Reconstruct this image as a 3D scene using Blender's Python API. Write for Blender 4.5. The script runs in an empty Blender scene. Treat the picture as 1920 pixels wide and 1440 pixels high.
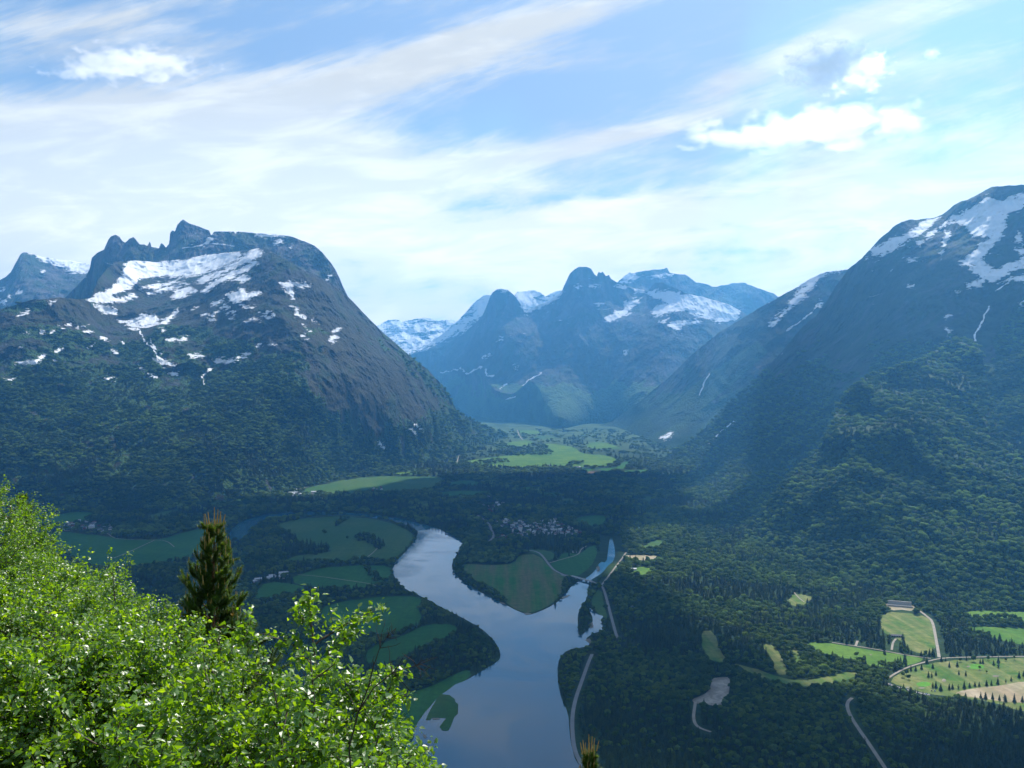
import bpy, math, random
import numpy as np
from mathutils import Vector
from mathutils.geometry import tessellate_polygon

random.seed(7); rng = np.random.default_rng(7)
SC = bpy.context.scene
COL = SC.collection
F = 1640.0; CU = 960.0; CV = 720.0; CAMZ = 550.0

# ------------------------------------------------------------------ helpers
def g_of(Y):                                   # valley floor elevation
    return np.maximum(0.0, 0.012 * (np.asarray(Y, float) - 5200.0))

def gY(v):                                     # distance at which the floor shows at photo row v
    v = np.asarray(v, float)
    y1 = CAMZ * F / np.maximum(v - CV, 1e-3)
    y2 = F * 612.4 / np.maximum(v - CV + 19.68, 1e-3)
    return np.where(y1 < 5200, y1, y2)

def gp(u, v, dz=0.0):                          # floor point seen at (u, v)
    Y = gY(v); X = (np.asarray(u, float) - CU) / F * Y
    return np.stack([X, Y, g_of(Y) + dz], -1)

def proj(P):
    return CU + F * P[..., 0] / P[..., 1], CV - F * (P[..., 2] - CAMZ) / P[..., 1]

def setp(o, label=None, cat=None, group=None, kind=None):
    if label: o['label'] = label
    if cat: o['category'] = cat
    if group: o['group'] = group
    if kind: o['kind'] = kind
    return o

def mesh_np(name, verts, faces, mats, mi=None, smooth=False, attrs=None, fsize=3):
    me = bpy.data.meshes.new(name)
    verts = np.asarray(verts, np.float32); faces = np.asarray(faces, np.int32)
    n = len(faces)
    me.vertices.add(len(verts)); me.vertices.foreach_set('co', verts.ravel())
    me.loops.add(n * fsize); me.loops.foreach_set('vertex_index', faces.ravel())
    me.polygons.add(n)
    me.polygons.foreach_set('loop_start', np.arange(0, n * fsize, fsize, dtype=np.int32))
    me.polygons.foreach_set('loop_total', np.full(n, fsize, np.int32))
    for m in (mats if isinstance(mats, (list, tuple)) else [mats]): me.materials.append(m)
    if mi is not None: me.polygons.foreach_set('material_index', np.asarray(mi, np.int32))
    me.polygons.foreach_set('use_smooth', np.full(n, smooth, bool))
    for k, a in (attrs or {}).items():
        at = me.attributes.new(k, 'FLOAT', 'POINT'); at.data.foreach_set('value', np.asarray(a, np.float32))
    me.update(calc_edges=True)
    return me

def obj(name, me, parent=None, loc=None):
    o = bpy.data.objects.new(name, me); COL.objects.link(o)
    if parent: o.parent = parent
    if loc is not None: o.location = loc
    return o

def empty(name, loc):
    o = bpy.data.objects.new(name, None); COL.objects.link(o); o.location = loc
    o.empty_display_size = 0.2
    return o

class MB:                                      # collects shapes, links ONE mesh
    def __init__(s): s.v = []; s.f = []; s.m = []; s.n = 0
    def add(s, v, f, m=0):
        v = np.asarray(v, float); s.v.append(v)
        for q in f: s.f.append([i + s.n for i in q]); s.m.append(m)
        s.n += len(v)
    def box(s, c, d, m=0, rz=0.0):
        x, y, z = np.array(d) / 2
        p = np.array([[-x,-y,-z],[x,-y,-z],[x,y,-z],[-x,y,-z],[-x,-y,z],[x,-y,z],[x,y,z],[-x,y,z]])
        ca, sa = math.cos(rz), math.sin(rz)
        p = np.stack([p[:,0]*ca - p[:,1]*sa, p[:,0]*sa + p[:,1]*ca, p[:,2]], -1) + np.array(c)
        s.add(p, [[0,3,2,1],[4,5,6,7],[0,1,5,4],[1,2,6,5],[2,3,7,6],[3,0,4,7]], m)
    def gable(s, w, d, z0, h, m=1, over=0.5, th=0.3):
        x = w/2 + over; y = d/2 + over
        for sg in (-1, 1):
            p = [[-x, sg*y, z0-0.3],[x, sg*y, z0-0.3],[x, 0, z0+h],[-x, 0, z0+h]]
            q = [[a, b, c+th] for a, b, c in p]
            s.add(np.array(p+q), [[0,1,2,3],[7,6,5,4],[0,4,5,1],[1,5,6,2],[2,6,7,3],[3,7,4,0]], m)
        for sx in (-1, 1):
            p = [[sx*w/2, -d/2, z0],[sx*w/2, d/2, z0],[sx*w/2, 0, z0+h-0.1]]
            s.add(np.array(p), [[0,1,2] if sx > 0 else [0,2,1]], 0)
    def mesh(s, name, mats, smooth=False):
        me = bpy.data.meshes.new(name)
        me.from_pydata([tuple(a) for a in np.concatenate(s.v)], [], s.f)
        for m in (mats if isinstance(mats, (list, tuple)) else [mats]): me.materials.append(m)
        for i, p in enumerate(me.polygons): p.material_index = s.m[i]; p.use_smooth = smooth
        me.update()
        return me

# -------------------------------------------------- numpy gradient noise
_perm = np.random.default_rng(3).permutation(256).astype(np.int64)
_perm = np.concatenate([_perm, _perm, _perm])
_g = np.random.default_rng(5).normal(size=(256, 3)); _g /= np.linalg.norm(_g, axis=1)[:, None]
def pnoise(x, y, z):
    xi = np.floor(x).astype(np.int64); yi = np.floor(y).astype(np.int64); zi = np.floor(z).astype(np.int64)
    xf = x - xi; yf = y - yi; zf = z - zi
    xi &= 255; yi &= 255; zi &= 255
    fu = xf*xf*xf*(xf*(xf*6-15)+10); fv = yf*yf*yf*(yf*(yf*6-15)+10); fw = zf*zf*zf*(zf*(zf*6-15)+10)
    def c(i, j, k):
        g = _g[_perm[_perm[_perm[(xi+i) & 255] + ((yi+j) & 255)] + ((zi+k) & 255)]]
        return g[..., 0]*(xf-i) + g[..., 1]*(yf-j) + g[..., 2]*(zf-k)
    a = c(0,0,0); a = a + fu*(c(1,0,0)-a); b = c(0,1,0); b = b + fu*(c(1,1,0)-b)
    d = c(0,0,1); d = d + fu*(c(1,0,1)-d); e = c(0,1,1); e = e + fu*(c(1,1,1)-e)
    a = a + fv*(b-a); d = d + fv*(e-d)
    return (a + fw*(d-a)) * 1.5
def fbm(x, y, z, oc=5, ridged=False, gain=0.5):
    t = 0; a = 1.0; s = 0
    for i in range(oc):
        n = pnoise(x + 17.3*i, y - 9.1*i, z + 5.7*i)
        if ridged: n = 1 - 2*np.abs(n)
        t = t + a*n; s += a; a *= gain; x = x*2.03; y = y*2.03; z = z*2.03
    return t / s

def inpoly(u, v, poly):
    inside = np.zeros(np.shape(u), bool); n = len(poly)
    for i in range(n):
        x1, y1 = poly[i]; x2, y2 = poly[(i+1) % n]
        if y1 == y2: continue
        c = ((y1 > v) != (y2 > v)) & (u < (x2-x1)*(v-y1)/(y2-y1) + x1)
        inside ^= c
    return inside
def distline(u, v, pts, closed=False):
    d = np.full(np.shape(u), 1e9); n = len(pts)
    for i in range(n if closed else n-1):
        x1, y1 = pts[i]; x2, y2 = pts[(i+1) % n]
        L = (x2-x1)**2 + (y2-y1)**2 + 1e-9
        t = np.clip(((u-x1)*(x2-x1) + (v-y1)*(y2-y1))/L, 0, 1)
        d = np.minimum(d, np.hypot(u-x1-t*(x2-x1), v-y1-t*(y2-y1)))
    return d
def sdpoly(u, v, poly):
    xs = [p[0] for p in poly]; ys = [p[1] for p in poly]
    out = np.full(np.shape(u), -12.0)
    m = (u > min(xs)-12) & (u < max(xs)+12) & (v > min(ys)-12) & (v < max(ys)+12)
    if not m.any(): return out
    uu, vv = u[m], v[m]
    d = distline(uu, vv, poly, True)
    out[m] = np.where(inpoly(uu, vv, poly), d, -d)
    return out

# ------------------------------------------------------------------ node helpers
class NT:
    def __init__(s, tree): s.t = tree; s.n = tree.nodes; s.l = tree.links
    def val(s, x): return x
    def put(s, sock, x):
        if isinstance(x, bpy.types.NodeSocket): s.l.new(x, sock)
        elif x is not None: sock.default_value = x
    def math(s, op, a, b=None, c=None, clamp=False):
        n = s.n.new('ShaderNodeMath'); n.operation = op; n.use_clamp = clamp
        s.put(n.inputs[0], a)
        if b is not None: s.put(n.inputs[1], b)
        if c is not None: s.put(n.inputs[2], c)
        return n.outputs[0]
    def add(s, a, b): return s.math('ADD', a, b)
    def sub(s, a, b): return s.math('SUBTRACT', a, b)
    def mul(s, a, b): return s.math('MULTIPLY', a, b)
    def step(s, x, lo, hi, a=0.0, b=1.0, smooth=True):
        n = s.n.new('ShaderNodeMapRange'); n.interpolation_type = 'SMOOTHSTEP' if smooth else 'LINEAR'
        s.put(n.inputs['Value'], x); s.put(n.inputs['From Min'], lo); s.put(n.inputs['From Max'], hi)
        s.put(n.inputs['To Min'], a); s.put(n.inputs['To Max'], b)
        return n.outputs[0]
    def mix(s, fac, a, b, mode='MIX'):
        n = s.n.new('ShaderNodeMix'); n.data_type = 'RGBA'; n.blend_type = mode
        s.put(n.inputs[0], fac); s.put(n.inputs[6], col(a)); s.put(n.inputs[7], col(b))
        return n.outputs[2]
    def noise(s, vec, scale, detail=4, rough=0.55, dist=0.0, dim='3D', ntype=None):
        n = s.n.new('ShaderNodeTexNoise'); n.noise_dimensions = dim
        if ntype: n.noise_type = ntype
        if vec is not None: s.put(n.inputs['Vector'], vec)
        s.put(n.inputs['Scale'], scale); s.put(n.inputs['Detail'], detail)
        s.put(n.inputs['Roughness'], rough); s.put(n.inputs['Distortion'], dist)
        return n.outputs[0]
    def mapping(s, vec, scale=(1,1,1), rot=(0,0,0), loc=(0,0,0)):
        n = s.n.new('ShaderNodeMapping'); s.put(n.inputs[0], vec)
        n.inputs['Scale'].default_value = scale; n.inputs['Rotation'].default_value = rot; n.inputs['Location'].default_value = loc
        return n.outputs[0]
    def voro(s, vec, scale, feature='F1'):
        n = s.n.new('ShaderNodeTexVoronoi'); n.feature = feature
        s.put(n.inputs['Vector'], vec); s.put(n.inputs['Scale'], scale)
        return n
    def attr(s, name):
        n = s.n.new('ShaderNodeAttribute'); n.attribute_name = name
        return n.outputs['Fac']
    def pos(s): return s.n.new('ShaderNodeNewGeometry').outputs['Position']
    def bump(s, h, dist, strength=1.0, normal=None):
        n = s.n.new('ShaderNodeBump'); s.put(n.inputs['Height'], h)
        n.inputs['Distance'].default_value = dist; n.inputs['Strength'].default_value = strength
        if normal is not None: s.l.new(normal, n.inputs['Normal'])
        return n.outputs[0]
def col(c):
    if isinstance(c, tuple) and len(c) == 3: return (*c, 1.0)
    return c
def newmat(name):
    m = bpy.data.materials.new(name); m.use_nodes = True
    t = NT(m.node_tree); b = t.n['Principled BSDF']
    return m, t, b
def simple(name, c, rough=0.8, var=0.15, scale=0.3, spec=0.3, bump=0.0):
    m, t, b = newmat(name)
    n = t.noise(t.pos(), scale, 4)
    k = t.step(n, 0.3, 0.7, 1-var, 1+var, smooth=False)
    mu = t.n.new('ShaderNodeVectorMath'); mu.operation = 'SCALE'
    mu.inputs[0].default_value = c; t.put(mu.inputs['Scale'], k)
    t.l.new(mu.outputs[0], b.inputs['Base Color'])
    b.inputs['Roughness'].default_value = rough; b.inputs['Specular IOR Level'].default_value = spec
    if bump: t.l.new(t.bump(n, bump), b.inputs['Normal'])
    return m

# ------------------------------------------------------------------ materials
def mountain_mat(name, dark=1.0, rockc=(0.058, 0.056, 0.056), heath=(0.048, 0.043, 0.020), forest=(0.022, 0.05, 0.014), grass=(0.045, 0.10, 0.020), bumpd=6.0, fine=1.0):
    m, t, b = newmat(name)
    P = t.pos()
    n1 = t.noise(P, 0.004*fine, 8, 0.62); n2 = t.noise(P, 0.02*fine, 6, 0.65)
    Ps = t.mapping(P, (1, 1, 0.35)); n3 = t.noise(Ps, 0.012*fine, 8, 0.7, 0.6)
    veg = t.attr('veg'); snow = t.attr('snow'); heat = t.attr('heath')
    rock = t.mix(t.step(n3, 0.3, 0.72), tuple(c*0.3 for c in rockc), tuple(c*1.9 for c in rockc))
    rock = t.mix(t.step(n1, 0.52, 0.68, 0, 0.6), rock, (0.064, 0.063, 0.052))
    gv = t.noise(t.mapping(P, (1, 1, 0.3), (0.2, 0.3, 0)), 0.008*fine, 7, 0.72, 0.5)
    rock = t.mix(t.step(gv, 0.46, 0.56, 0, 0.85), rock, (0.03, 0.058, 0.016))
    hc = t.mix(t.step(n2, 0.35, 0.65), tuple(c*0.55 for c in heath), tuple(c*1.4 for c in heath))
    hc = t.mix(t.step(n3, 0.55, 0.68), hc, tuple(c*1.1 for c in rockc))
    base = t.mix(t.step(t.add(heat, t.mul(t.sub(n2, 0.5), 0.9)), 0.35, 0.65), rock, hc)
    vo = t.voro(P, 0.075*fine).outputs['Distance']
    fc = t.mix(t.step(n2, 0.35, 0.68), tuple(c*0.6 for c in forest), tuple(c*1.3 for c in forest))
    fc = t.mix(t.step(n1, 0.42, 0.62, 0, 0.6), fc, tuple(c*1.0 for c in grass))
    fc = t.mix(t.step(t.add(veg, t.mul(t.sub(n2, 0.5), 0.8)), 1.5, 0.7, 0, 0.85), fc, tuple(c*0.95 for c in grass))
    vf = t.step(t.add(veg, t.mul(t.sub(n2, 0.5), 1.1)), 0.42, 0.6)
    base = t.mix(vf, base, fc)
    n4 = t.noise(t.mapping(P, (1, 1, 2.2)), 0.03*fine, 6, 0.7, 0.8)
    n5 = t.noise(t.mapping(P, (0.7, 0.7, 3.0), (0.1, 0.1, 0.5)), 0.011*fine, 7, 0.68, 1.0)
    spk = t.step(t.add(n5, t.attr('alpine')), 0.655, 0.675)
    sf = t.step(t.add(snow, t.add(t.mul(t.sub(n4, 0.5), 4.5), t.mul(t.sub(n5, 0.5), 5.5))), 0.46, 0.6)
    sf = t.math('MAXIMUM', sf, spk)
    base = t.mix(sf, base, (0.82, 0.84, 0.87))
    t.put(b.inputs['Base Color'], base)
    b.inputs['Roughness'].default_value = 0.9; b.inputs['Specular IOR Level'].default_value = 0.15
    hgt = t.add(t.mul(n3, 1.0), t.mul(n2, 0.6))
    hgt = t.add(hgt, t.mul(t.mul(vf, t.sub(1.0, vo)), 0.35))
    bd = t.bump(t.mul(hgt, t.sub(1.0, t.mul(sf, 0.85))), bumpd)
    t.l.new(bd, b.inputs['Normal'])
    return m

M_near = mountain_mat('mountain_near', bumpd=38, rockc=(0.046, 0.050, 0.047), heath=(0.042, 0.042, 0.019))
M_right = mountain_mat('mountain_right', bumpd=40, rockc=(0.05, 0.052, 0.056), heath=(0.028, 0.038, 0.018), forest=(0.02, 0.048, 0.014))
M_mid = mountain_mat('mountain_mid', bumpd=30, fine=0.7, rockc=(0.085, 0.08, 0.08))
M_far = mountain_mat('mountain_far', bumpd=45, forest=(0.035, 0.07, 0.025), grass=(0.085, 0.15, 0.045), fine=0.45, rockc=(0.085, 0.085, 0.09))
M_knoll = mountain_mat('knoll_ground', bumpd=8, forest=(0.025, 0.05, 0.017), grass=(0.035, 0.07, 0.02))

def ground_mat():
    m, t, b = newmat('valley_ground'); P = t.pos()
    n1 = t.noise(P, 0.0022, 5, 0.55); n2 = t.noise(P, 0.03, 5, 0.65)
    n5 = t.noise(P, 0.0008, 4, 0.5)
    c = t.mix(t.step(n2, 0.3, 0.7), (0.014, 0.03, 0.012), (0.03, 0.058, 0.02))
    c = t.mix(t.step(n1, 0.55, 0.66, 0, 0.5), c, (0.05, 0.10, 0.03))
    c = t.mix(t.step(n5, 0.55, 0.65, 0, 0.4), c, (0.07, 0.075, 0.035))
    sp = t.n.new('ShaderNodeSeparateXYZ'); t.l.new(P, sp.inputs[0])
    n6 = t.noise(P, 0.0035, 6, 0.65)
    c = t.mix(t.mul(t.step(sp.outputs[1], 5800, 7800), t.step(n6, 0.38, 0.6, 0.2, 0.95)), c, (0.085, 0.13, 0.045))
    t.put(b.inputs['Base Color'], c); b.inputs['Roughness'].default_value = 1.0
    b.inputs['Specular IOR Level'].default_value = 0.1
    t.l.new(t.bump(n2, 8.0), b.inputs['Normal'])
    return m
M_ground = ground_mat()

def field_mat(name, c1, c2, c3=None, sc=0.004, rows=0.35, rot=0.4):
    m, t, b = newmat(name); P = t.pos()
    n1 = t.noise(P, sc, 5, 0.6, 0.4); n2 = t.noise(P, 0.06, 4, 0.7)
    Pm = t.mapping(P, (0.035, 0.0022, 1), (0, 0, rot)); n3 = t.noise(Pm, 1.0, 3, 0.5)
    c = t.mix(t.step(n1, 0.42, 0.58), c1, c2)
    c = t.mix(t.step(n3, 0.35, 0.7, 0, rows), c, c3 or tuple(0.6*x for x in c1))
    c = t.mix(t.step(n2, 0.35, 0.7, 0, 0.5), c, tuple(0.5*x for x in c1))
    n7 = t.noise(t.mapping(P, (0.14, 0.006, 1), (0, 0, rot)), 1.0, 2, 0.5)
    c = t.mix(t.step(n7, 0.48, 0.52, 0, 0.22), c, tuple(0.5*x for x in c2))
    t.put(b.inputs['Base Color'], c); b.inputs['Roughness'].default_value = 1.0
    b.inputs['Specular IOR Level'].default_value = 0.1
    t.l.new(t.bump(n2, 1.0), b.inputs['Normal'])
    return m
M_grass = field_mat('field_grass', (0.028, 0.115, 0.020), (0.048, 0.15, 0.028), (0.05, 0.13, 0.03))
M_grass2 = field_mat('field_pasture', (0.045, 0.115, 0.028), (0.078, 0.14, 0.036), (0.035, 0.11, 0.024), rot=-0.8)
M_plough = field_mat('field_striped', (0.032, 0.145, 0.018), (0.075, 0.145, 0.032), (0.17, 0.12, 0.07), sc=0.008, rows=0.8, rot=1.15)
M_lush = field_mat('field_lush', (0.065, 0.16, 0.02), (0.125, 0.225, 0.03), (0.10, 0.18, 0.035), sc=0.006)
M_golf = field_mat('golf_turf', (0.055, 0.14, 0.02), (0.14, 0.185, 0.045), (0.33, 0.27, 0.13), sc=0.02, rows=0.5, rot=1.3)
M_tan = field_mat('dry_ground', (0.33, 0.26, 0.16), (0.44, 0.36, 0.25), (0.16, 0.19, 0.07), sc=0.01, rows=0.5, rot=1.3)
M_sand = field_mat('sand_pit', (0.22, 0.19, 0.155), (0.42, 0.38, 0.32), (0.15, 0.12, 0.09), sc=0.03)
M_brown = field_mat('ploughed_soil', (0.15, 0.10, 0.06), (0.20, 0.14, 0.085))
M_green = field_mat('putting_green', (0.10, 0.27, 0.03), (0.12, 0.30, 0.035), sc=0.02, rows=0.1)
M_road = simple('road_asphalt', (0.20, 0.20, 0.20), 0.9, 0.12, 0.05)
M_track = simple('gravel_track', (0.27, 0.24, 0.20), 0.95, 0.2, 0.05)
M_shore = simple('shore_gravel', (0.20, 0.18, 0.14), 0.95, 0.3, 0.03)
M_hill = simple('hillside_soil', (0.03, 0.04, 0.015), 1.0, 0.4, 0.8)

def water_mat():
    m, t, b = newmat('river_water'); P = t.pos()
    n1 = t.noise(P, 0.35, 3, 0.6)
    n2 = t.noise(P, 0.006, 5, 0.6, 1.0)
    t.put(b.inputs['Base Color'], (0.010, 0.080, 0.135, 1))
    t.put(b.inputs['Roughness'], t.step(n2, 0.45, 0.62, 0.02, 0.16))
    b.inputs['IOR'].default_value = 1.33; b.inputs['Specular IOR Level'].default_value = 0.75
    h = t.mul(n1, t.step(n2, 0.4, 0.65, 0.2, 1.0))
    t.l.new(t.bump(h, 0.10), b.inputs['Normal'])
    return m
M_water = water_mat()

def foliage_mat(name, c1, c2, inst=True, sss=0.25):
    m, t, b = newmat(name)
    oi = t.n.new('ShaderNodeObjectInfo')
    g = t.pos(); n = t.noise(g, 0.0045, 3, 0.6); nf = t.noise(g, 0.35, 2, 0.6)
    k = t.add(t.mul(oi.outputs['Random'], 0.5), t.mul(t.sub(n, 0.5), 1.6)); k = t.add(k, t.mul(t.sub(nf, 0.5), 0.5))
    c = t.mix(t.step(k, -0.1, 0.9), c1, c2)
    t.put(b.inputs['Base Color'], c); b.inputs['Roughness'].default_value = 0.75
    b.inputs['Specular IOR Level'].default_value = 0.2
    tr = t.n.new('ShaderNodeBsdfTranslucent'); t.put(tr.inputs['Color'], t.mix(1.0, c, (1.3, 1.5, 0.7), 'MULTIPLY'))
    mx = t.n.new('ShaderNodeMixShader'); mx.inputs[0].default_value = sss
    t.l.new(b.outputs[0], mx.inputs[1]); t.l.new(tr.outputs[0], mx.inputs[2])
    t.l.new(mx.outputs[0], t.n['Material Output'].inputs['Surface'])
    return m
M_broad = foliage_mat('broadleaf_foliage', (0.030, 0.070, 0.008), (0.155, 0.225, 0.026), sss=0.38)
M_conif = foliage_mat('conifer_foliage', (0.016, 0.036, 0.008), (0.065, 0.10, 0.020), sss=0.15)
M_birchy_lit = foliage_mat('birch_foliage_lit', (0.050, 0.095, 0.024), (0.22, 0.32, 0.08), sss=0.48)  # birch green, lightened to stand in for sun on the backlit knoll woods
M_bark = simple('bark_dark', (0.05, 0.04, 0.03), 0.9, 0.3, 4.0)
M_bark_birch = simple('birch_bark', (0.11, 0.085, 0.07), 0.8, 0.5, 25.0)
M_pinebark = simple('pine_bark', (0.20, 0.10, 0.045), 0.85, 0.3, 20.0)

def leaf_mat(name, c1, c2, c3, trans=0.42, rough=0.42, spec=1.0):
    m, t, b = newmat(name)
    r = t.attr('rnd')
    c = t.mix(t.step(r, 0.0, 0.7, smooth=False), c1, c2); c = t.mix(t.step(r, 0.85, 1.0), c, c3)
    t.put(b.inputs['Base Color'], c); b.inputs['Roughness'].default_value = rough
    b.inputs['Specular IOR Level'].default_value = spec
    tr = t.n.new('ShaderNodeBsdfTranslucent'); t.put(tr.inputs['Color'], t.mix(1.0, c, (4.2, 3.5, 0.4), 'MULTIPLY'))
    mx = t.n.new('ShaderNodeMixShader'); mx.inputs[0].default_value = trans
    t.l.new(b.outputs[0], mx.inputs[1]); t.l.new(tr.outputs[0], mx.inputs[2])
    t.l.new(mx.outputs[0], t.n['Material Output'].inputs['Surface'])
    return m
M_leaf = leaf_mat('birch_leaves', (0.020, 0.062, 0.004), (0.085, 0.18, 0.012), (0.17, 0.28, 0.03))
M_needle = leaf_mat('pine_needles', (0.030, 0.075, 0.010), (0.075, 0.135, 0.018), (0.16, 0.10, 0.02), trans=0.3, rough=0.5, spec=0.3)
M_candle = simple('pine_candles', (0.42, 0.28, 0.09), 0.8, 0.2, 20.0)

M_white = simple('white_wall', (0.62, 0.62, 0.60), 0.8, 0.1, 0.2)
M_redw = simple('red_wall', (0.25, 0.06, 0.045), 0.8, 0.1, 0.2)
M_greyw = simple('grey_wall', (0.30, 0.31, 0.33), 0.8, 0.1, 0.2)
M_roof_d = simple('dark_roof', (0.10, 0.10, 0.11), 0.8, 0.2, 0.5)
M_roof_l = simple('pale_roof', (0.42, 0.44, 0.47), 0.6, 0.15, 0.5)
M_roof_r = simple('rust_roof', (0.20, 0.10, 0.08), 0.8, 0.2, 0.5)
M_glass = simple('window_dark', (0.03, 0.035, 0.04), 0.2, 0.1, 0.5, 0.6)
M_conc = simple('concrete', (0.36, 0.36, 0.35), 0.85, 0.15, 0.3)
M_metal = simple('rail_metal', (0.30, 0.31, 0.32), 0.5, 0.1, 0.5)

# ------------------------------------------------------------------ ground
def build_ground():
    xs = np.linspace(-26000, 26000, 14); ys = np.array([-3000, 0, 1500, 3500, 5200, 9000, 14000, 20000, 26000.])
    V = np.array([[x, y, float(g_of(y))] for y in ys for x in xs])
    nx = len(xs)
    Fc = [[j*nx+i, j*nx+i+1, (j+1)*nx+i+1, (j+1)*nx+i] for j in range(len(ys)-1) for i in range(nx-1)]
    o = obj('ground', mesh_np('ground', V, Fc, M_ground, fsize=4)); setp(o, kind='structure')
build_ground()

def rough_outline(poly, amp, step=None):
    out = []; n = len(poly)
    for i in range(n):
        a = np.array(poly[i], float); b = np.array(poly[(i+1) % n], float)
        L = np.linalg.norm(b - a); k = max(1, int(L / (step or 12)))
        for j in range(k):
            p = a + (b-a)*j/k
            if amp: p = p + (np.array([random.gauss(0, 1), random.gauss(0, 0.45)])*amp if j else 0)
            out.append(tuple(p))
    return out

def smooth_outline(poly, it=1):
    for _ in range(it):
        q = []; n = len(poly)
        for i in range(n):
            a = np.array(poly[i], float); b = np.array(poly[(i+1) % n], float)
            q.append(tuple(a*0.75+b*0.25)); q.append(tuple(a*0.25+b*0.75))
        poly = q
    return poly

def sheet(name, poly, mat, dz, label, amp=0.0, kind='structure', smooth=1, thick=None):
    poly = smooth_outline(poly, smooth) if smooth else poly
    poly = rough_outline(poly, amp) if amp else poly
    P = gp([p[0] for p in poly], [p[1] for p in poly], dz)
    loops = [[Vector(p) for p in P]]
    tris = tessellate_polygon([[Vector((p[0], p[1], 0)) for p in P]])
    me = bpy.data.meshes.new(name)
    fixed = []
    for t in tris:
        a, b, c = (P[i] for i in t)
        cr = (b[0]-a[0])*(c[1]-a[1]) - (b[1]-a[1])*(c[0]-a[0])
        fixed.append(tuple(t) if cr > 0 else (t[0], t[2], t[1]))
    me.from_pydata([tuple(p) for p in P], [], fixed); me.materials.append(mat); me.update()
    o = obj(name, me); setp(o, label, kind=kind)
    return o

def ribbon(name, pts, width, mat, dz, label):
    # dense, smoothed centre line on the floor
    q = np.array(pts, float)
    for _ in range(2):
        q = np.concatenate([q[:1], np.stack([q[:-1]*0.75+q[1:]*0.25, q[:-1]*0.25+q[1:]*0.75], 1).reshape(-1, 2), q[-1:]])
    P = gp(q[:, 0], q[:, 1], dz)
    T = np.gradient(P[:, :2], axis=0); T /= np.linalg.norm(T, axis=1)[:, None] + 1e-9
    N = np.stack([-T[:, 1], T[:, 0]], -1)*width/2
    n = len(P)
    A = P.copy(); A[:, :2] += N; B = P.copy(); B[:, :2] -= N
    V = np.concatenate([A, B]); Fc = [[i, i+n, i+1+n, i+1] for i in range(n-1)]
    o = obj(name, mesh_np(name, V, Fc, mat, fsize=4)); setp(o, label, kind='structure')
    return o

R = {1: (0, 340, 2.743), 2: (650, 460, 2.743), 3: (1220, 340, 2.743), 4: (0, 850, 3.0), 5: (560, 860, 2.743), 6: (1200, 940, 2.667), 7: (640, 1100, 3.0), 8: (1600, 1100, 6.0), 9: (860, 920, 7.385)}
def px(r, *pts):
    ox, oy, s = R[r]
    return [(ox + a/s, oy + b/s) for a, b in pts]

RIVER = [(455,1015),(475,985),(510,972),(560,968),(640,964),(700,970),(745,979),(775,989),(784,998),(780,1010),(765,1030),(745,1050),(735,1062),(737,1075),(745,1092),(760,1105),(790,1118),(830,1140),(870,1160),(905,1180),(930,1205),(939,1225),(937,1238),(915,1252),(883,1270),(827,1301),(787,1347),(773,1377),(778,1383),(760,1405),(700,1480),(640,1600),(1250,1600),(1130,1500),(1095,1440),(1080,1430),(1072,1400),(1068,1377),(1066,1338),(1053,1313),(1046,1280),(1045,1243),(1057,1223),(1073,1217),(1103,1212),(1107,1203),(1097,1198),(1113,1187),(1130,1183),(1133,1173),(1125,1163),(1133,1155),(1117,1152),(1107,1140),(1103,1143),(1113,1160),(1107,1177),(1090,1192),(1085,1190),(1083,1167),(1084,1147),(1102,1120),(1104,1100),(1104,1091),(1115,1083),(1129,1075),(1140,1060),(1150,1053),(1154,1039),(1149,1009),(1143,1008),(1140,1035),(1137,1055),(1125,1053),(1118,1068),(1100,1084),(1078,1094),(1067,1104),(1062,1113),(1041,1133),(1008,1149),(990,1153),(968,1145),(943,1131),(906,1113),(877,1098),(855,1080),(846,1064),(852,1045),(872,1020),(852,1006),(815,988),(793,984),(760,973),(700,965),(620,959),(520,963),(470,970),(440,985),(425,1010)]
RSM = smooth_outline(RIVER, 1)
sheet('river', RIVER, M_water, 0.3, 'calm blue river with pale sky reflections bending through the valley', amp=1.6)
sheet('pond', px(7,(1585,135),(1600,122),(1625,105),(1645,108),(1625,122),(1605,135)), M_water, 0.35, 'small pond glinting in the forest right of the river road')

ISL = [px(7,(560,605),(610,612),(640,635),(640,650),(658,662),(655,715),(635,735),(615,790),(600,812),(570,812),(552,790),(575,760),(590,742),(540,738),(510,738),(500,752),(475,752),(490,715),(515,670),(535,635)),
       px(7,(455,835),(470,832),(485,848),(470,855)), px(7,(520,865),(532,860),(535,872),(524,878))]
for k, p in enumerate(ISL):
    sheet('islet', p, M_grass2 if k == 0 else M_shore, 0.6, smooth=0, label= ['grassy green islet by the left bank of the river', 'tiny brown shoal just below the green islet', 'smallest brown shoal out in the river below the islet'][k], amp=0.6)

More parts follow.
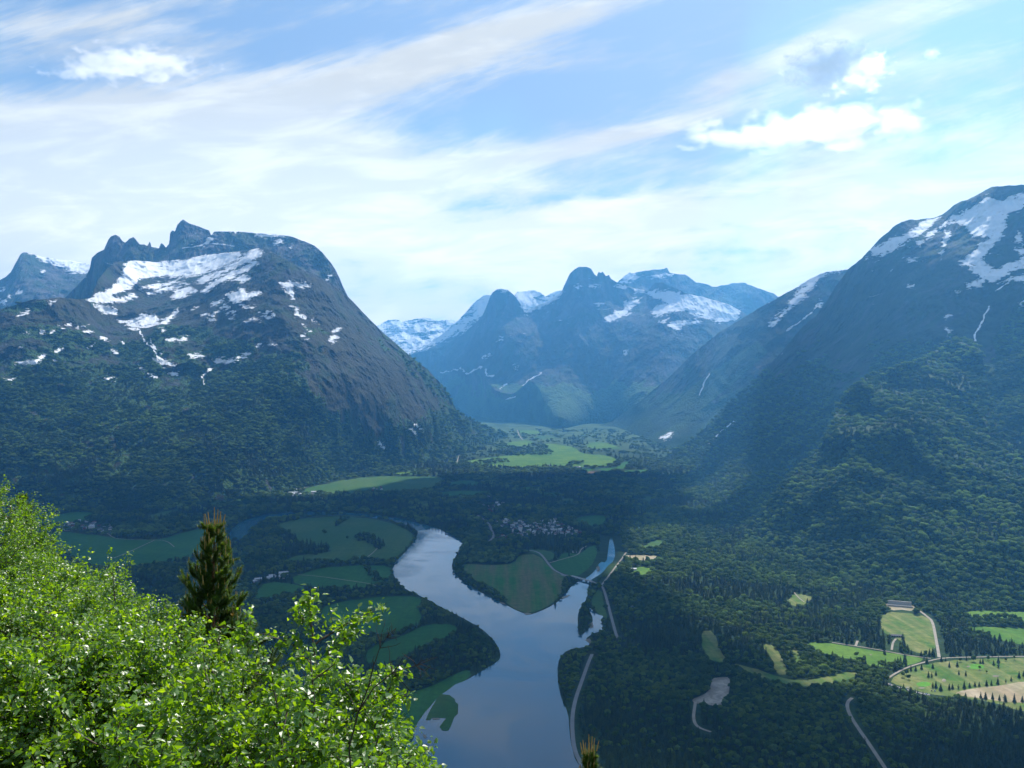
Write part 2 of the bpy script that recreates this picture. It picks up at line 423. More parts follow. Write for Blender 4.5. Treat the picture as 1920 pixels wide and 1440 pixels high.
FIELDS = [  # (poly, mat, label)
 ([(510,985),(560,973),(640,967),(700,973),(745,984),(772,998),(776,1008),(763,1027),(745,1043),(735,1050),(715,1052),(690,1046),(640,1053),(580,1051),(545,1056),(535,1050),(560,1040),(618,1036),(622,1030),(560,1021),(556,1008),(545,998)], M_grass2, 'broad green meadow on the near side of the upper river bend'),
 ([(560,1078),(607,1064),(680,1060),(731,1060),(735,1079),(706,1100),(669,1104),(600,1101),(560,1097),(542,1086)], M_grass, 'green field crossed by a pale track left of the river'),
 ([(480,1110),(500,1090),(560,1096),(580,1107),(520,1117),(478,1130)], M_grass, 'small green field beside the riverside farm'),
 ([(640,1128),(706,1119),(764,1117),(793,1122),(782,1140),(797,1166),(760,1180),(715,1192),(660,1190),(600,1170),(600,1140)], M_grass, 'rounded green field with a curved edge above the left bank'),
 ([(690,1215),(760,1190),(800,1170),(850,1170),(862,1186),(800,1207),(770,1222),(720,1250),(680,1240)], M_grass, 'green field strip between wooded banks near the birch bushes'),
 ([(757,1300),(807,1289),(853,1264),(880,1254),(884,1270),(830,1301),(789,1347),(775,1379),(762,1403),(700,1440),(690,1350)], M_grass, 'grassy river margin below the wooded left bank'),
 ([(95,1000),(115,996),(180,1004),(240,1012),(300,1012),(340,1000),(380,990),(420,1000),(400,1030),(345,1050),(235,1064),(160,1062),(100,1025)], M_grass, 'large blue green field behind the pine tree'),
 ([(80,968),(175,957),(172,974),(112,986),(85,982)], M_grass, 'small field left of the farm hamlet'),
 ([(265,970),(330,954),(342,957),(312,968),(275,973)], M_grass2, 'narrow pale green field under the left mountain'),
 ([(365,940),(460,935),(466,940),(390,949)], M_grass2, 'thin green field at the foot of the left mountain'),
 ([(325,946),(340,939),(366,938),(368,944),(345,950)], M_brown, 'small reddish ploughed field at the foot of the left mountain'),
 ([(560,920),(610,906),(690,893),(760,893),(832,894),(826,905),(812,920),(720,923),(600,926)], M_grass2, 'wide green field beyond the wooded river bend'),
 ([(842,905),(870,900),(905,905),(902,910),(845,912)], M_grass, 'narrow green field among woods right of the wide field'),
 ([(815,924),(870,920),(922,921),(910,929),(860,932),(830,930)], M_grass, 'green field just above the village'),
 ([(867,865),(905,860),(949,854),(990,850),(1022,843),(1018,832),(1045,833),(1080,839),(1087,850),(1135,853),(1160,862),(1150,872),(1105,877),(1050,872),(978,877),(905,873)], M_lush, 'brightest sunlit yellow green field in the valley middle'),
 ([(949,829),(996,825),(1003,834),(950,836)], M_lush, 'small sunlit field behind the brightest field'),
 ([(1102,830),(1130,829),(1155,836),(1170,843),(1100,841)], M_lush, 'thin sunlit field right of the brightest field'),
 ([(973,806),(1010,807),(1012,814),(975,813)], M_lush, 'far small field where the valley narrows'),
 ([(1000,818),(1035,817),(1045,823),(1005,824)], M_grass2, 'far olive field behind a dark wood strip'),
 ([(730,888),(770,884),(792,887),(760,891)], M_lush, 'small bright field at the foot of the left spur'),
 ([(1100,886),(1112,880),(1128,880),(1130,889),(1104,891)], M_brown, 'small brown field in the middle of the valley woods'),
 ([(1168,882),(1218,880),(1216,886),(1170,887)], M_grass, 'small dark green field in the right valley woods'),
 ([(1060,874),(1105,880),(1160,876),(1165,868),(1188,862),(1160,886),(1100,884)], M_grass, 'shaded green field edging the brightest field'),
 ([(967,915),(1009,911),(1011,917),(975,920)], M_grass, 'small shaded field above the village woods'),
 ([(1011,924),(1050,923),(1055,929),(1015,930)], M_grass, 'small clearing right of the upper village'),
 ([(1048,936),(1075,934),(1078,943),(1056,946)], M_grass2, 'tiny clearing behind the village'),
 ([(1075,972),(1110,966),(1135,967),(1140,978),(1125,990),(1095,986)], M_grass, 'field beside the upper end of the side river'),
 ([(1200,930),(1222,931),(1226,940),(1210,938)], M_grass2, 'clearing at the foot of the right mountain'),
 ([(866,1056),(920,1060),(965,1057),(972,1040),(1010,1039),(1034,1068),(1064,1083),(1055,1092),(1052,1115),(1034,1133),(1005,1147),(983,1149),(954,1136),(939,1115),(888,1086),(868,1070)], M_plough, 'striped green and brown field on the point between the rivers'),
 ([(1030,1057),(1048,1050),(1052,1036),(1089,1039),(1100,1028),(1121,1020),(1119,1042),(1107,1064),(1081,1082),(1067,1079),(1041,1068)], M_grass, 'green field between the curved road and the side river'),
 ([(983,1030),(1027,1031),(1045,1042),(1027,1053),(1014,1042)], M_grass2, 'small field above the curved road'),
 ([(1172,1040),(1238,1042),(1238,1048),(1216,1052),(1176,1047)], M_tan, 'pale bare yard right of the side river'),
 ([(1183,1063),(1220,1063),(1223,1077),(1187,1080)], M_lush, 'small green lawn square under the pale yard'),
 ([(1200,1029),(1224,1013),(1247,1012),(1240,1029)], M_grass2, 'small overgrown clearing above the pale yard'),
 ([(1108,1122),(1126,1100),(1134,1140),(1140,1160),(1128,1156),(1112,1140)], M_grass2, 'marshy strip between the side river and the road'),
 ([(1472,1131),(1489,1111),(1530,1120),(1511,1131),(1500,1139)], M_golf, 'small yellow green clearing alone in the right forest'),
 ([(1312,1184),(1339,1182),(1352,1225),(1367,1238),(1350,1246),(1320,1230)], M_golf, 'narrow upright clearing at the left end of the golf course'),
 ([(1365,1240),(1425,1257),(1462,1270),(1500,1277),(1560,1267),(1597,1258),(1611,1264),(1579,1279),(1519,1289),(1462,1282),(1410,1264)], M_golf, 'curving fairway through the forest'),
 ([(1425,1208),(1451,1208),(1470,1240),(1479,1264),(1455,1266),(1447,1232)], M_golf, 'short fairway between two tree belts'),
 ([(1484,1212),(1496,1218),(1504,1244),(1492,1246)], M_golf, 'sliver of fairway left of the bright fairway'),
 ([(1508,1204),(1556,1206),(1650,1222),(1733,1233),(1725,1242),(1690,1250),(1650,1256),(1612,1240),(1560,1231),(1530,1219)], M_lush, 'bright green fairway below the clubhouse wood'),
 ([(1652,1146),(1720,1151),(1749,1162),(1757,1229),(1706,1222),(1691,1201),(1648,1182)], M_golf, 'large practice field with dry tan patches'),
 ([(1661,1129),(1710,1133),(1722,1146),(1661,1144)], M_tan, 'bare terraced bank above the practice field'),
 ([(1796,1150),(1837,1144),(1920,1148),(2020,1152),(2020,1172),(1920,1168),(1860,1160),(1819,1157)], M_lush, 'upper bright green field at the right edge'),
 ([(1811,1172),(1920,1178),(2020,1186),(2020,1212),(1920,1210),(1894,1204),(1837,1194)], M_lush, 'lower bright green field at the right edge'),
 ([(1665,1276),(1706,1252),(1770,1239),(1850,1234),(1920,1234),(2050,1240),(2050,1340),(1920,1336),(1870,1318),(1785,1306),(1744,1302),(1687,1287)], M_golf, 'golf rough dotted with conifers at lower right'),
]
for p, m, lb in FIELDS:
    sheet('field', p, m, 0.15, lb, amp=2.6 if m is M_golf else 1.5)
TANP = [(1789,1298),(1837,1289),(1875,1286),(1920,1277),(2050,1280),(2050,1327),(1920,1318),(1880,1316),(1852,1311),(1800,1306)]
sheet('field', TANP, M_tan, 0.3, 'bare tan ground at the right edge of the golf course', amp=0.8)
for k, c in enumerate([((1770,1276),9,3.2), ((1732,1283),14,4.5), ((1830,1250),16,5)]):
    (a, b_), w, h = c
    if k == 0:
        sheet('bunker', [(a+4*math.cos(i), b_+3*math.sin(i)) for i in np.linspace(0, 6.28, 9)[:-1]], M_sand, 0.45, 'round sand bunker in the middle of the golf rough', smooth=1)
    else:
        sheet('lawn', [(a+w*math.cos(i), b_+h*math.sin(i)) for i in np.linspace(0, 6.28, 13)[:-1]], M_green, 0.32, ['', 'smooth putting green at the lower left of the golf rough', 'smooth putting green at the top of the golf rough'][k])
for a, b_, w, h, lb in [(1702,1289,4,1.2,'sand bunker left below the putting green'), (1728,1290.5,7,1.3,'long sand bunker under the putting green'), (1816,1250,4,1.6,'sand bunker beside the upper putting green'), (1867,1268,7,1.8,'long pale sand bunker right of centre of the rough'), (1633,1228,2.5,1,'tiny sand bunker on the bright fairway'), (1639,1251,3,1.4,'sand bunker under the bright fairway')]:
    sheet('bunker', [(a+w*math.cos(i), b_+h*math.sin(i)) for i in np.linspace(0, 6.28, 9)[:-1]], M_sand, 0.45, lb)
PIT = [(1297,1311),(1312,1306),(1327,1298),(1333,1285),(1335,1272),(1350,1270),(1369,1270),(1368,1290),(1365,1307),(1350,1327),(1324,1320),(1301,1319)]
sheet('sand_pit', PIT, M_sand, 0.3, 'pale sand pit cut into the dark forest', amp=0.8)

BARS = [px(7,(1228,66),(1262,52),(1290,48),(1270,60),(1240,72)), px(7,(1372,300),(1398,292),(1412,318),(1396,322)), px(7,(1392,212),(1412,200),(1420,228),(1402,236)), px(7,(1020,148),(1052,148),(1075,156),(1040,160)), px(7,(508,742),(545,740),(556,747),(520,751)), px(7,(890,86),(915,92),(925,102),(900,98)), px(5,(1530,560),(1545,552),(1550,575),(1538,585))]
for k, p in enumerate(BARS):
    sheet('gravel_bar', p, M_shore, 0.7, ['thin bar in the mouth of the side river', 'reddish spit where the side pond meets the river', 'small bar inside the side pond', 'pale shoal at the tip of the striped point', 'pale shallow bar crossing the grassy islet', 'pale beach on the left edge of the striped point', 'bar in the side river above the bridge'][k], amp=0.5, smooth=0)
ROADS = [
 ([(1185,1600),(1125,1500),(1100,1455),(1088,1430),(1077,1407),(1073,1373),(1073,1340),(1080,1307),(1090,1280),(1103,1243),(1110,1227)], 9, M_road, 'grey road along the right bank of the river', 'road'),
 ([(1158,1197),(1153,1183),(1140,1133),(1133,1107),(1127,1097),(1110,1092)], 9, M_road, 'straight grey road from the bridge into the forest', 'road'),
 ([(1076,1085),(1067,1082),(1041,1071),(1030,1060),(1018,1043),(1010,1036),(997,1032),(972,1031)], 10, M_road, 'curved grey road round the point field to the bridge', 'road'),
 ([(1128,1097),(1140,1082),(1151,1067),(1163,1052),(1174,1036)], 7, M_track, 'pale track up the right side of the side river', 'road'),
 ([(914,1020),(920,1013),(926,1007),(922,994),(918,984),(906,973),(895,966)], 13, M_road, 'bent grey road at the left edge of the village', 'road'),
 ([(1700,1520),(1680,1470),(1659,1440),(1631,1397),(1605,1360),(1593,1340),(1588,1325),(1590,1315),(1598,1309)], 8, M_track, 'pale gravel road through the lower right forest', 'road'),
 ([(1665,1272),(1680,1262),(1702,1251),(1740,1240),(1762,1235),(1790,1233),(1850,1232),(1912,1231),(2050,1232)], 6, M_track, 'pale road along the top of the golf rough', 'road'),
 ([(1761,1233),(1758,1215),(1755,1199),(1749,1165),(1738,1156),(1725,1146),(1714,1139)], 8, M_track, 'straight pale track down the right side of the practice field', 'road'),
 ([(1560,1205),(1600,1211),(1650,1219),(1700,1229),(1745,1235)], 5, M_track, 'pale path between fairway and clubhouse wood', 'path'),
 ([(1661,1281),(1680,1288),(1695,1292),(1720,1299),(1744,1304)], 9, M_road, 'grey parking strip at the lower left of the golf rough', 'road'),
 ([(1304,1316),(1302,1330),(1300,1345),(1303,1358),(1312,1366),(1333,1373)], 7, M_track, 'winding sandy track below the sand pit', 'path'),
 ([(1672,1219),(1674,1205),(1680,1198)], 6, M_track, 'short sandy path beside the long dark building', 'path'),
 ([(1604,1212),(1608,1202)], 7, M_track, 'short sandy stub above the path', 'path'),
 ([(1489,1111),(1498,1122),(1508,1129)], 4, M_track, 'faint track across the lone clearing', 'path'),
 ([(213,1047),(240,1036),(290,1013)], 5, M_track, 'straight farm track across the field behind the pine', 'path'),
 ([(165,996),(200,998),(213,1010),(240,1012),(290,1013),(313,1014),(327,1026)], 5, M_track, 'farm track from the hamlet along the wood edge', 'path'),
 ([(558,1078),(600,1081),(640,1087),(690,1094),(706,1099)], 5, M_track, 'thin pale track across the left field', 'path'),
 ([(690,1044),(698,1038),(708,1028)], 5, M_track, 'short pale track at the edge of the broad meadow', 'path'),
 ([(1030,1056),(1050,1050),(1080,1042),(1087,1037),(1089,1030),(1100,1024)], 6, M_track, 'winding track across the field above the bridge', 'path'),
 ([(856,869),(859,860),(862,851)], 9, M_track, 'pale avalanche barrier track at the foot of the left spur', 'road'),
 ([(980,825),(973,816),(970,806)], 12, M_track, 'far pale road in the narrowing valley', 'road'),
 ([(560,918),(590,909),(625,899)], 6, M_track, 'far road below the left mountain foot', 'road'),
 ([(478,1097),(488,1090),(500,1084)], 6, M_track, 'short farm drive to the riverside farm', 'path'),
 ([(961,985),(975,996),(981,1001),(960,1006)], 6, M_road, 'village street down the middle of the houses', 'road'),
 ([(1032,974),(1035,980),(1029,987)], 6, M_road, 'short curved village street on the upper right', 'road'),
]
for i, (p, w, m, lb, nm) in enumerate(ROADS):
    ribbon(nm, p, w*0.72, m, 0.5 + 0.02*i, lb)

# ------------------------------------------------------------------ mountains
def tps(ctrl, U, V):
    c = np.array(ctrl, float); x = c[:, 0]/400.; y = c[:, 1]/400.; w = c[:, 2]
    n = len(c)
    def K(d2): return np.where(d2 > 1e-12, 0.5*d2*np.log(np.maximum(d2, 1e-12)), 0)
    A = np.zeros((n+3, n+3)); A[:n, :n] = K((x[:, None]-x)**2 + (y[:, None]-y)**2) + np.eye(n)*2e-3
    A[:n, n] = 1; A[:n, n+1] = x; A[:n, n+2] = y; A[n:, :n] = A[:n, n:].T
    s = np.linalg.solve(A, np.concatenate([w, [0, 0, 0]]))
    u = U/400.; v = V/400.
    out = s[n] + s[n+1]*u + s[n+2]*v
    for i in range(n): out = out + s[i]*K((u-x[i])**2 + (v-y[i])**2)
    return np.clip(out, w.min()*0.95, w.max()*1.05)

def relief(name, label, crest, base, ctrl, mat, nu, nv, amp, lam, snow=(), lines=(), tree=(600, 200), rocks=(), snowline=None, heathz=(500, 1300), crag=1.0, autobase=True, seed=0.0, lamz=None, greens=(), alp=(700, 700, 0.06)):
    u0, u1 = crest[0][0], crest[-1][0]
    us = np.linspace(u0, u1, nu)
    vc = np.interp(us, [p[0] for p in crest], [p[1] for p in crest])
    vb = np.interp(us, [p[0] for p in base], [p[1] for p in base])
    vc = vc + crag*fbm(us/14.0+seed, us*0+seed, us*0, 4)*2.2
    ss = np.linspace(0, 1, nv)
    U = np.broadcast_to(us, (nv, nu)).copy(); V = vb[None] + (vc-vb)[None]*ss[:, None]
    ct = list(ctrl)
    if autobase:
        for p in base: ct.append((p[0], p[1], float(gY(p[1]-7))))
    Y = tps(ct, U, V)
    Y0 = Y.copy()
    X = (U-CU)/F*Y; Z = CAMZ + (CV-V)/F*Y
    lz = lamz or lam*2.2
    n = fbm(X/lam+seed, Y/lam*0.6, Z/lz, 7, ridged=True, gain=0.58)
    n2 = fbm(X/(lam*3.1)+seed, Y/(lam*3.1), Z/(lam*3.1), 4)
    hz = np.clip((Z - g_of(Y))/250.0, 0, 1)
    Y = Y - amp*hz*(n*1.0 + n2*0.9)
    # keep slopes climbing: running maximum of distance going up (tiny tolerance keeps crags)
    Y = np.maximum(Y, np.maximum.accumulate(Y, axis=0) - amp*0.28)
    X = (U-CU)/F*Y; Z = CAMZ + (CV-V)/F*Y
    # back side
    nb = 14; rows = []
    for k in range(1, nb+1):
        d = (k/nb)**1.3*(Z[-1]+60)/0.95
        yy = Y[-1] + d; xx = X[-1]*(yy/Y[-1])*0.0 + X[-1] + d*(X[-1]/Y[-1])
        rows.append(np.stack([xx, yy, Z[-1] - d*0.95 + fbm(xx/300, yy/300, d/300, 3)*40*(k/nb)], -1))
    G = np.stack([X, Y, Z], -1)
    full = np.concatenate([G, np.stack(rows)], 0)
    NR = full.shape[0]
    idx = np.arange(NR*nu).reshape(NR, nu)
    Fc = np.stack([idx[:-1, :-1], idx[:-1, 1:], idx[1:, 1:], idx[1:, :-1]], -1).reshape(-1, 4)
    # surface cover
    sn = np.full(U.shape, -3.0)
    ju = U + fbm(X/90, Y/90, Z/90, 3)*5; jv = V + fbm(X/90+9, Y/90, Z/60, 3)*4
    for p in snow: sn = np.maximum(sn, sdpoly(ju, jv, p)/5.0)
    for w, p in lines: sn = np.maximum(sn, (w - distline(ju, jv, p))/1.2)
    sn = np.clip(0.75 + sn, -1.2, 1.75)
    nn = fbm(X/350+3, Y/350, Z/200, 5)
    if snowline is not None:
        sn = np.maximum(sn, np.clip((Z-snowline)/350, -1.5, 0.95) + nn*1.1)
    veg = np.clip(0.5 + (tree[0] - Z + nn*tree[1]*2.1)/tree[1], -0.6, 1.6)
    ns = fbm(X/70+5, Y/70, Z/420, 5)
    veg = veg + ns*0.5
    for p in rocks: veg = np.minimum(veg, 0.78 - sdpoly(U, V, p)/30.0 + nn*0.6 + ns*2.2)
    for p in greens: veg = np.maximum(veg, 0.5 + sdpoly(U, V, p)/14.0 + nn*0.5)
    he = np.clip(0.5 + nn*1.3 + np.where(Z > heathz[1], -0.6, 0.1), -0.5, 1.5)
    def ext(a): return np.concatenate([a, np.repeat(a[-1:], nb, 0)], 0).ravel()
    me = mesh_np(name, full.reshape(-1, 3), Fc, mat, smooth=True, attrs={'alpine': ext(np.clip((Z - alp[0])/alp[1], 0, 1)*alp[2] - 0.06), 'snow': ext(sn), 'veg': ext(veg), 'heath': ext(he)}, fsize=4)
    o = obj(name, me); setp(o, label, kind='structure')
    return dict(G=G, U=U, V=V, veg=veg, sn=sn, u0=u0, u1=u1, vb=vb, vc=vc, nu=nu, nv=nv)

L1crest = [(-90,600),(-60,596),(0,580),(60,562),(110,558),(150,561),(168,560),(176,545),(184,525),(200,505),(215,492),(235,490),(250,488),(290,491),(340,486),(385,478),(440,472),(480,466),(500,466),(520,478),(545,492),(575,510),(600,520),(625,535),(645,548),(680,585),(720,625),(760,660),(800,692),(830,722),(845,748),(855,768),(880,785),(910,800),(945,814),(960,822)]
L1base = [(-90,985),(0,975),(100,971),(250,963),(430,948),(520,933),(590,918),(650,900),(700,892),(760,880),(850,865),(900,852),(940,836),(960,830)]
L1ctrl = [(-60,800,4250),(-60,600,5200),(0,850,4150),(0,780,4350),(0,700,4700),(0,640,5000),(0,580,5300),(110,558,5600),(110,650,5150),(110,750,4650),(110,850,4250),(170,562,5900),(300,850,4350),(300,760,4750),(300,700,5150),(300,620,5700),(210,600,6000),(300,560,6500),(300,520,6900),(300,490,7200),(215,492,6600),(400,478,7250),(500,466,6500),(420,530,6250),(400,600,5850),(400,700,5250),(400,800,4600),(500,560,5900),(500,700,5150),(500,820,4700),(600,520,6400),(600,650,5600),(600,780,5150),(645,550,6700),(700,700,5950),(700,800,5700),(720,625,6900),(800,692,7100),(800,790,6400),(850,768,7300),(855,820,6900),(910,800,7900),(945,815,8500)]
L1snow = [px(1,*p) for p in [
 [(640,440),(680,400),(720,400),(760,418),(860,412),(960,405),(1050,378),(1240,360),(1235,385),(1180,422),(1100,452),(1000,482),(900,498),(800,485),(740,500),(660,530),(625,500)],
 [(450,605),(560,555),(620,500),(690,500),(700,530),(640,560),(560,585),(620,600),(690,580),(700,600),(620,620),(500,615)],
 [(760,578),(860,545),(950,518),(965,526),(850,562)],[(725,552),(800,528),(905,516),(885,532),(780,552)],
 [(885,600),(900,570),(970,545),(1000,552),(1015,562),(950,592)],[(1030,572),(1075,528),(1110,505),(1180,475),(1310,410),(1335,418),(1250,462),(1180,500),(1110,530),(1080,560)],
 [(1000,515),(1100,470),(1170,438),(1240,395),(1300,350),(1345,352),(1345,385),(1290,405),(1200,452),(1100,496),(1040,522)],
 [(485,635),(530,635),(600,660),(600,690),(520,665)],
 [(610,710),(660,720),(730,680),(770,690),(800,690),(820,728),(880,685),(915,655),(905,685),(850,730),(760,750),(720,758),(640,735)],
 [(1150,580),(1210,570),(1240,545),(1280,580),(1330,570),(1290,610),(1200,620)],[(1070,695),(1160,636),(1172,645),(1090,697)],
 [(860,812),(920,808),(970,795),(980,800),(900,830)],[(960,890),(1030,885),(1045,900),(980,910)],
 [(1090,915),(1200,915),(1285,880),(1270,900),(1190,925),(1110,930)],[(780,910),(850,925),(920,940),(900,960),(800,935)],
 [(80,940),(150,925),(210,905),(240,892),(190,935),(120,945)],[(270,880),(320,855),(310,870)],
 [(1440,522),(1530,518),(1600,530),(1600,540),(1500,540),(1510,600),(1480,575)],[(1040,1000),(1085,960),(1080,975),(1045,1005)],
 [(20,1020),(80,1010),(70,1025)],[(545,1010),(600,1010),(570,1022)],[(245,620),(285,615),(265,630)],[(95,682),(150,662),(120,687)],
 [(1110,630),(1150,600),(1150,625)],[(1200,510),(1260,480),(1290,495),(1250,520)],[(1520,650),(1535,680),(1525,685)],[(1560,740),(1600,770),(1570,750)],
 [(790,1000),(760,993),(800,1008)],[(870,985),(915,985),(890,998)],[(700,940),(740,965),(730,970)],[(620,820),(640,835),(630,845)]]] + [px(2,*p) for p in [
 [(160,1005),(180,1012),(197,1035),(190,1046),(170,1025)],[(325,948),(338,950),(360,975),(350,972)],[(358,930),(370,935),(394,960),(382,955)]]]
_r = np.random.default_rng(77)
for _k in range(46):
    _a = _r.uniform(0, 640); _b = np.interp(_a, [0, 200, 420, 640], [600, 610, 560, 590]) + abs(_r.normal(0, 45)); _w = _r.uniform(2.5, 8); _h = _r.uniform(0.8, 2.2); _t = _r.uniform(-.8, .5)
    L1snow.append([(_a-_w, _b+_w*_t), (_a, _b-_h), (_a+_w, _b-_w*_t), (_a+_w*.3, _b+_h)])
L1lines = [(1.0, px(1,(720,770),(745,820),(790,860),(810,900),(840,920))),(0.9, px(1,(770,800),(790,850),(830,890))),(1.0, px(1,(1040,1000),(1050,1050)))]
L1rock = [[(560,700),(600,600),(650,560),(700,610),(800,700),(846,762),(835,778),(790,790),(740,800),(700,832),(660,800),(610,780),(585,740)],
          [(290,650),(320,640),(345,690),(320,700)]]
L1 = relief('mountain', 'broad left mountain with snow bowl, brown shoulder and wooded foot', L1crest, L1base, L1ctrl, M_near, 760, 420, 150, 420, L1snow, L1lines, (790, 420), L1rock, greens=[[(300,880),(400,700),(470,670),(560,720),(640,790),(760,860),(700,890)]], seed=1.3)

L2crest = [(100,590),(120,560),(160,520),(168,505),(172,483),(182,474),(195,468),(203,450),(208,443),(216,440),(224,444),(229,452),(235,455),(243,447),(250,444),(257,452),(262,458),(270,458),(276,461),(281,453),(284,463),(292,464),(298,466),(302,456),(306,458),(311,464),(317,457),(319,436),(323,432),(328,434),(332,422),(338,416),(343,412),(352,417),(370,424),(392,432),(396,441),(402,434),(420,434),(438,434),(441,438),(446,434),(480,437),(520,440),(545,443),(570,452),(590,461),(605,474),(618,490),(628,504),(636,520),(642,535),(648,548),(665,580)]
L2 = relief('mountain', 'dark jagged cliff massif with a pointed horn behind the snow bowl', L2crest, [(100,620),(250,560),(450,560),(600,600),(665,600)],
  [(120,560,7600),(200,500,7300),(216,440,7500),(300,470,7500),(343,412,7750),(343,480,7400),(450,434,7800),(450,490,7450),(560,450,7700),(560,520,7200),(640,530,7350),(600,600,7000),(250,560,7100),(450,560,7250),(665,580,7300),(100,620,7300)],
  M_mid, 520, 150, 150, 260, [px(1,*p) for p in [[(1315,280),(1400,270),(1470,285),(1400,288)],[(1050,335),(1065,300),(1090,290),(1070,325)],[(1415,320),(1440,298),(1450,310)],[(1665,520),(1690,490),(1700,490)],[(1480,340),(1500,335),(1495,348)]]],
  [(0.8, px(1,(940,345),(1000,335),(1060,320))),(0.7, px(1,(1080,320),(1200,330)))], (300, 200), autobase=False, crag=0.8, seed=4.1, lamz=900)

L3 = relief('mountain', 'dark peak with a snow covered back at the far left edge', [(-90,575),(-60,560),(0,525),(10,520),(20,510),(30,492),(38,478),(42,474),(50,473),(60,476),(80,482),(110,487),(140,490),(165,495),(190,515),(215,540)],
  [(-90,640),(215,640)], [(-60,560,9200),(0,525,9200),(45,474,9400),(110,487,9900),(165,495,9900),(50,560,8700),(150,560,8900),(215,540,9200),(-90,640,8300),(60,640,8200),(215,640,8400)],
  M_mid, 220, 110, 150, 320, [px(1,*p) for p in [[(150,367),(200,378),(250,385),(380,405),(450,422),(460,440),(460,465),(380,470),(330,450),(270,425),(215,410),(190,385)],[(70,580),(100,555),(112,570),(90,585)],[(0,620),(50,590),(20,625)],[(5,560),(20,545),(20,565)],[(210,470),(230,455),(220,470)]]],
  (), (300, 200), autobase=False, seed=2.2)

C1crest = [(760,668),(780,663),(830,650),(870,625),(895,603),(905,590),(912,575),(918,560),(923,549),(931,543),(942,541),(952,544),(962,552),(968,558),(985,584),(1000,576),(1030,562),(1052,549),(1060,530),(1068,514),(1078,504),(1088,500),(1098,500),(1108,504),(1115,515),(1119,518),(1122,510),(1127,512),(1130,509),(1136,517),(1142,516),(1146,523),(1155,528),(1170,533),(1190,541),(1215,545),(1222,536),(1228,530),(1240,529),(1255,535),(1270,542),(1290,552),(1330,560),(1370,572),(1400,590),(1440,620),(1470,640)]
C1base = [(760,742),(830,750),(870,772),(900,788),(1000,798),(1100,803),(1200,812),(1300,820),(1470,820)]
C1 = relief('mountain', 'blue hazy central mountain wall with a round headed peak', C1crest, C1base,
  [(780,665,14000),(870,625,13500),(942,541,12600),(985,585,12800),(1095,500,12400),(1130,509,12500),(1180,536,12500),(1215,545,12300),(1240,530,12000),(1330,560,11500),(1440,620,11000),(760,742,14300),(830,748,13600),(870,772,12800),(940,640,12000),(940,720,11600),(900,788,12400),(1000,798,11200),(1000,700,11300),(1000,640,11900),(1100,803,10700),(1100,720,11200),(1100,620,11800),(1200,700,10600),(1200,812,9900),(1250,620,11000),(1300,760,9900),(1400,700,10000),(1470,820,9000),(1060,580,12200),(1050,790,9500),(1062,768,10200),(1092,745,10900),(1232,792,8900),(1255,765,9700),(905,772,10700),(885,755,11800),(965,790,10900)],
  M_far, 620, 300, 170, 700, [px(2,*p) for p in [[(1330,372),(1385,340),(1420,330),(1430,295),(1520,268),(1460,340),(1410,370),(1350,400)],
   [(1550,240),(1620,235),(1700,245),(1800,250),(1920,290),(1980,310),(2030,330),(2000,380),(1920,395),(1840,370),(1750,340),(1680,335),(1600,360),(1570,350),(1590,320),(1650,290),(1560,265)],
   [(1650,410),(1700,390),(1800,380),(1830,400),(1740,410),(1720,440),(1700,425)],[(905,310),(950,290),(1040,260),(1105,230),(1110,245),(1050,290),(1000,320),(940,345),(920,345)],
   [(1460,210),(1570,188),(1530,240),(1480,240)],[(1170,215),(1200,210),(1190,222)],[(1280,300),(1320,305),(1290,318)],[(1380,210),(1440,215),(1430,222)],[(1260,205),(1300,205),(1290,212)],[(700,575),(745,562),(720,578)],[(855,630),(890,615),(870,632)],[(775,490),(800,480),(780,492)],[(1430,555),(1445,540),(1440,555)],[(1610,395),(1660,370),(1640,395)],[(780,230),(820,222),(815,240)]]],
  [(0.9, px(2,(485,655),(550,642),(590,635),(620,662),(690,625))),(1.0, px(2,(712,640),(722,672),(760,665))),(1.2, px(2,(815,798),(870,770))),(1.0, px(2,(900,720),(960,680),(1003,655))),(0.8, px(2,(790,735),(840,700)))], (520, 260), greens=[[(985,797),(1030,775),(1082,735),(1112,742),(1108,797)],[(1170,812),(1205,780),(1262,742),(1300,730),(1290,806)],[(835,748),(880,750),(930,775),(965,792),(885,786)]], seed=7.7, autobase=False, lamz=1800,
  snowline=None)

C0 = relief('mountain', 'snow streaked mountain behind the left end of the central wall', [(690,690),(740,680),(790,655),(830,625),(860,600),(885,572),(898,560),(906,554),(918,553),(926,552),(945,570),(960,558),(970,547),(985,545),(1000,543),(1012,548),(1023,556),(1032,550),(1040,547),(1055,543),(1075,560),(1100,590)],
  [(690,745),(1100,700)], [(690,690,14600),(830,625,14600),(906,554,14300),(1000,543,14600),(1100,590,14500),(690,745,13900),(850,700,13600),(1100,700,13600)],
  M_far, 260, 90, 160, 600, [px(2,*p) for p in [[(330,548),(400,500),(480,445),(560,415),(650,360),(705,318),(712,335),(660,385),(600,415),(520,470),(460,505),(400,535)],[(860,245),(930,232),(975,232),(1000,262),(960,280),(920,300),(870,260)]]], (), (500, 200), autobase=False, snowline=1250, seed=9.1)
FARR = relief('mountain', 'faint snowy range closing the far end of the valley', [(690,625),(705,612),(715,607),(728,600),(740,598),(755,602),(770,600),(782,597),(795,596),(810,598),(822,602),(840,599),(850,600),(870,606),(905,615)],
  [(690,720),(905,720)], [(690,625,16000),(800,597,16400),(905,615,16200),(690,720,14800),(800,660,15300),(905,720,14800)],
  M_far, 260, 130, 300, 700, [], (), (-500, 200), autobase=False, snowline=350, seed=3.9, crag=1.5)
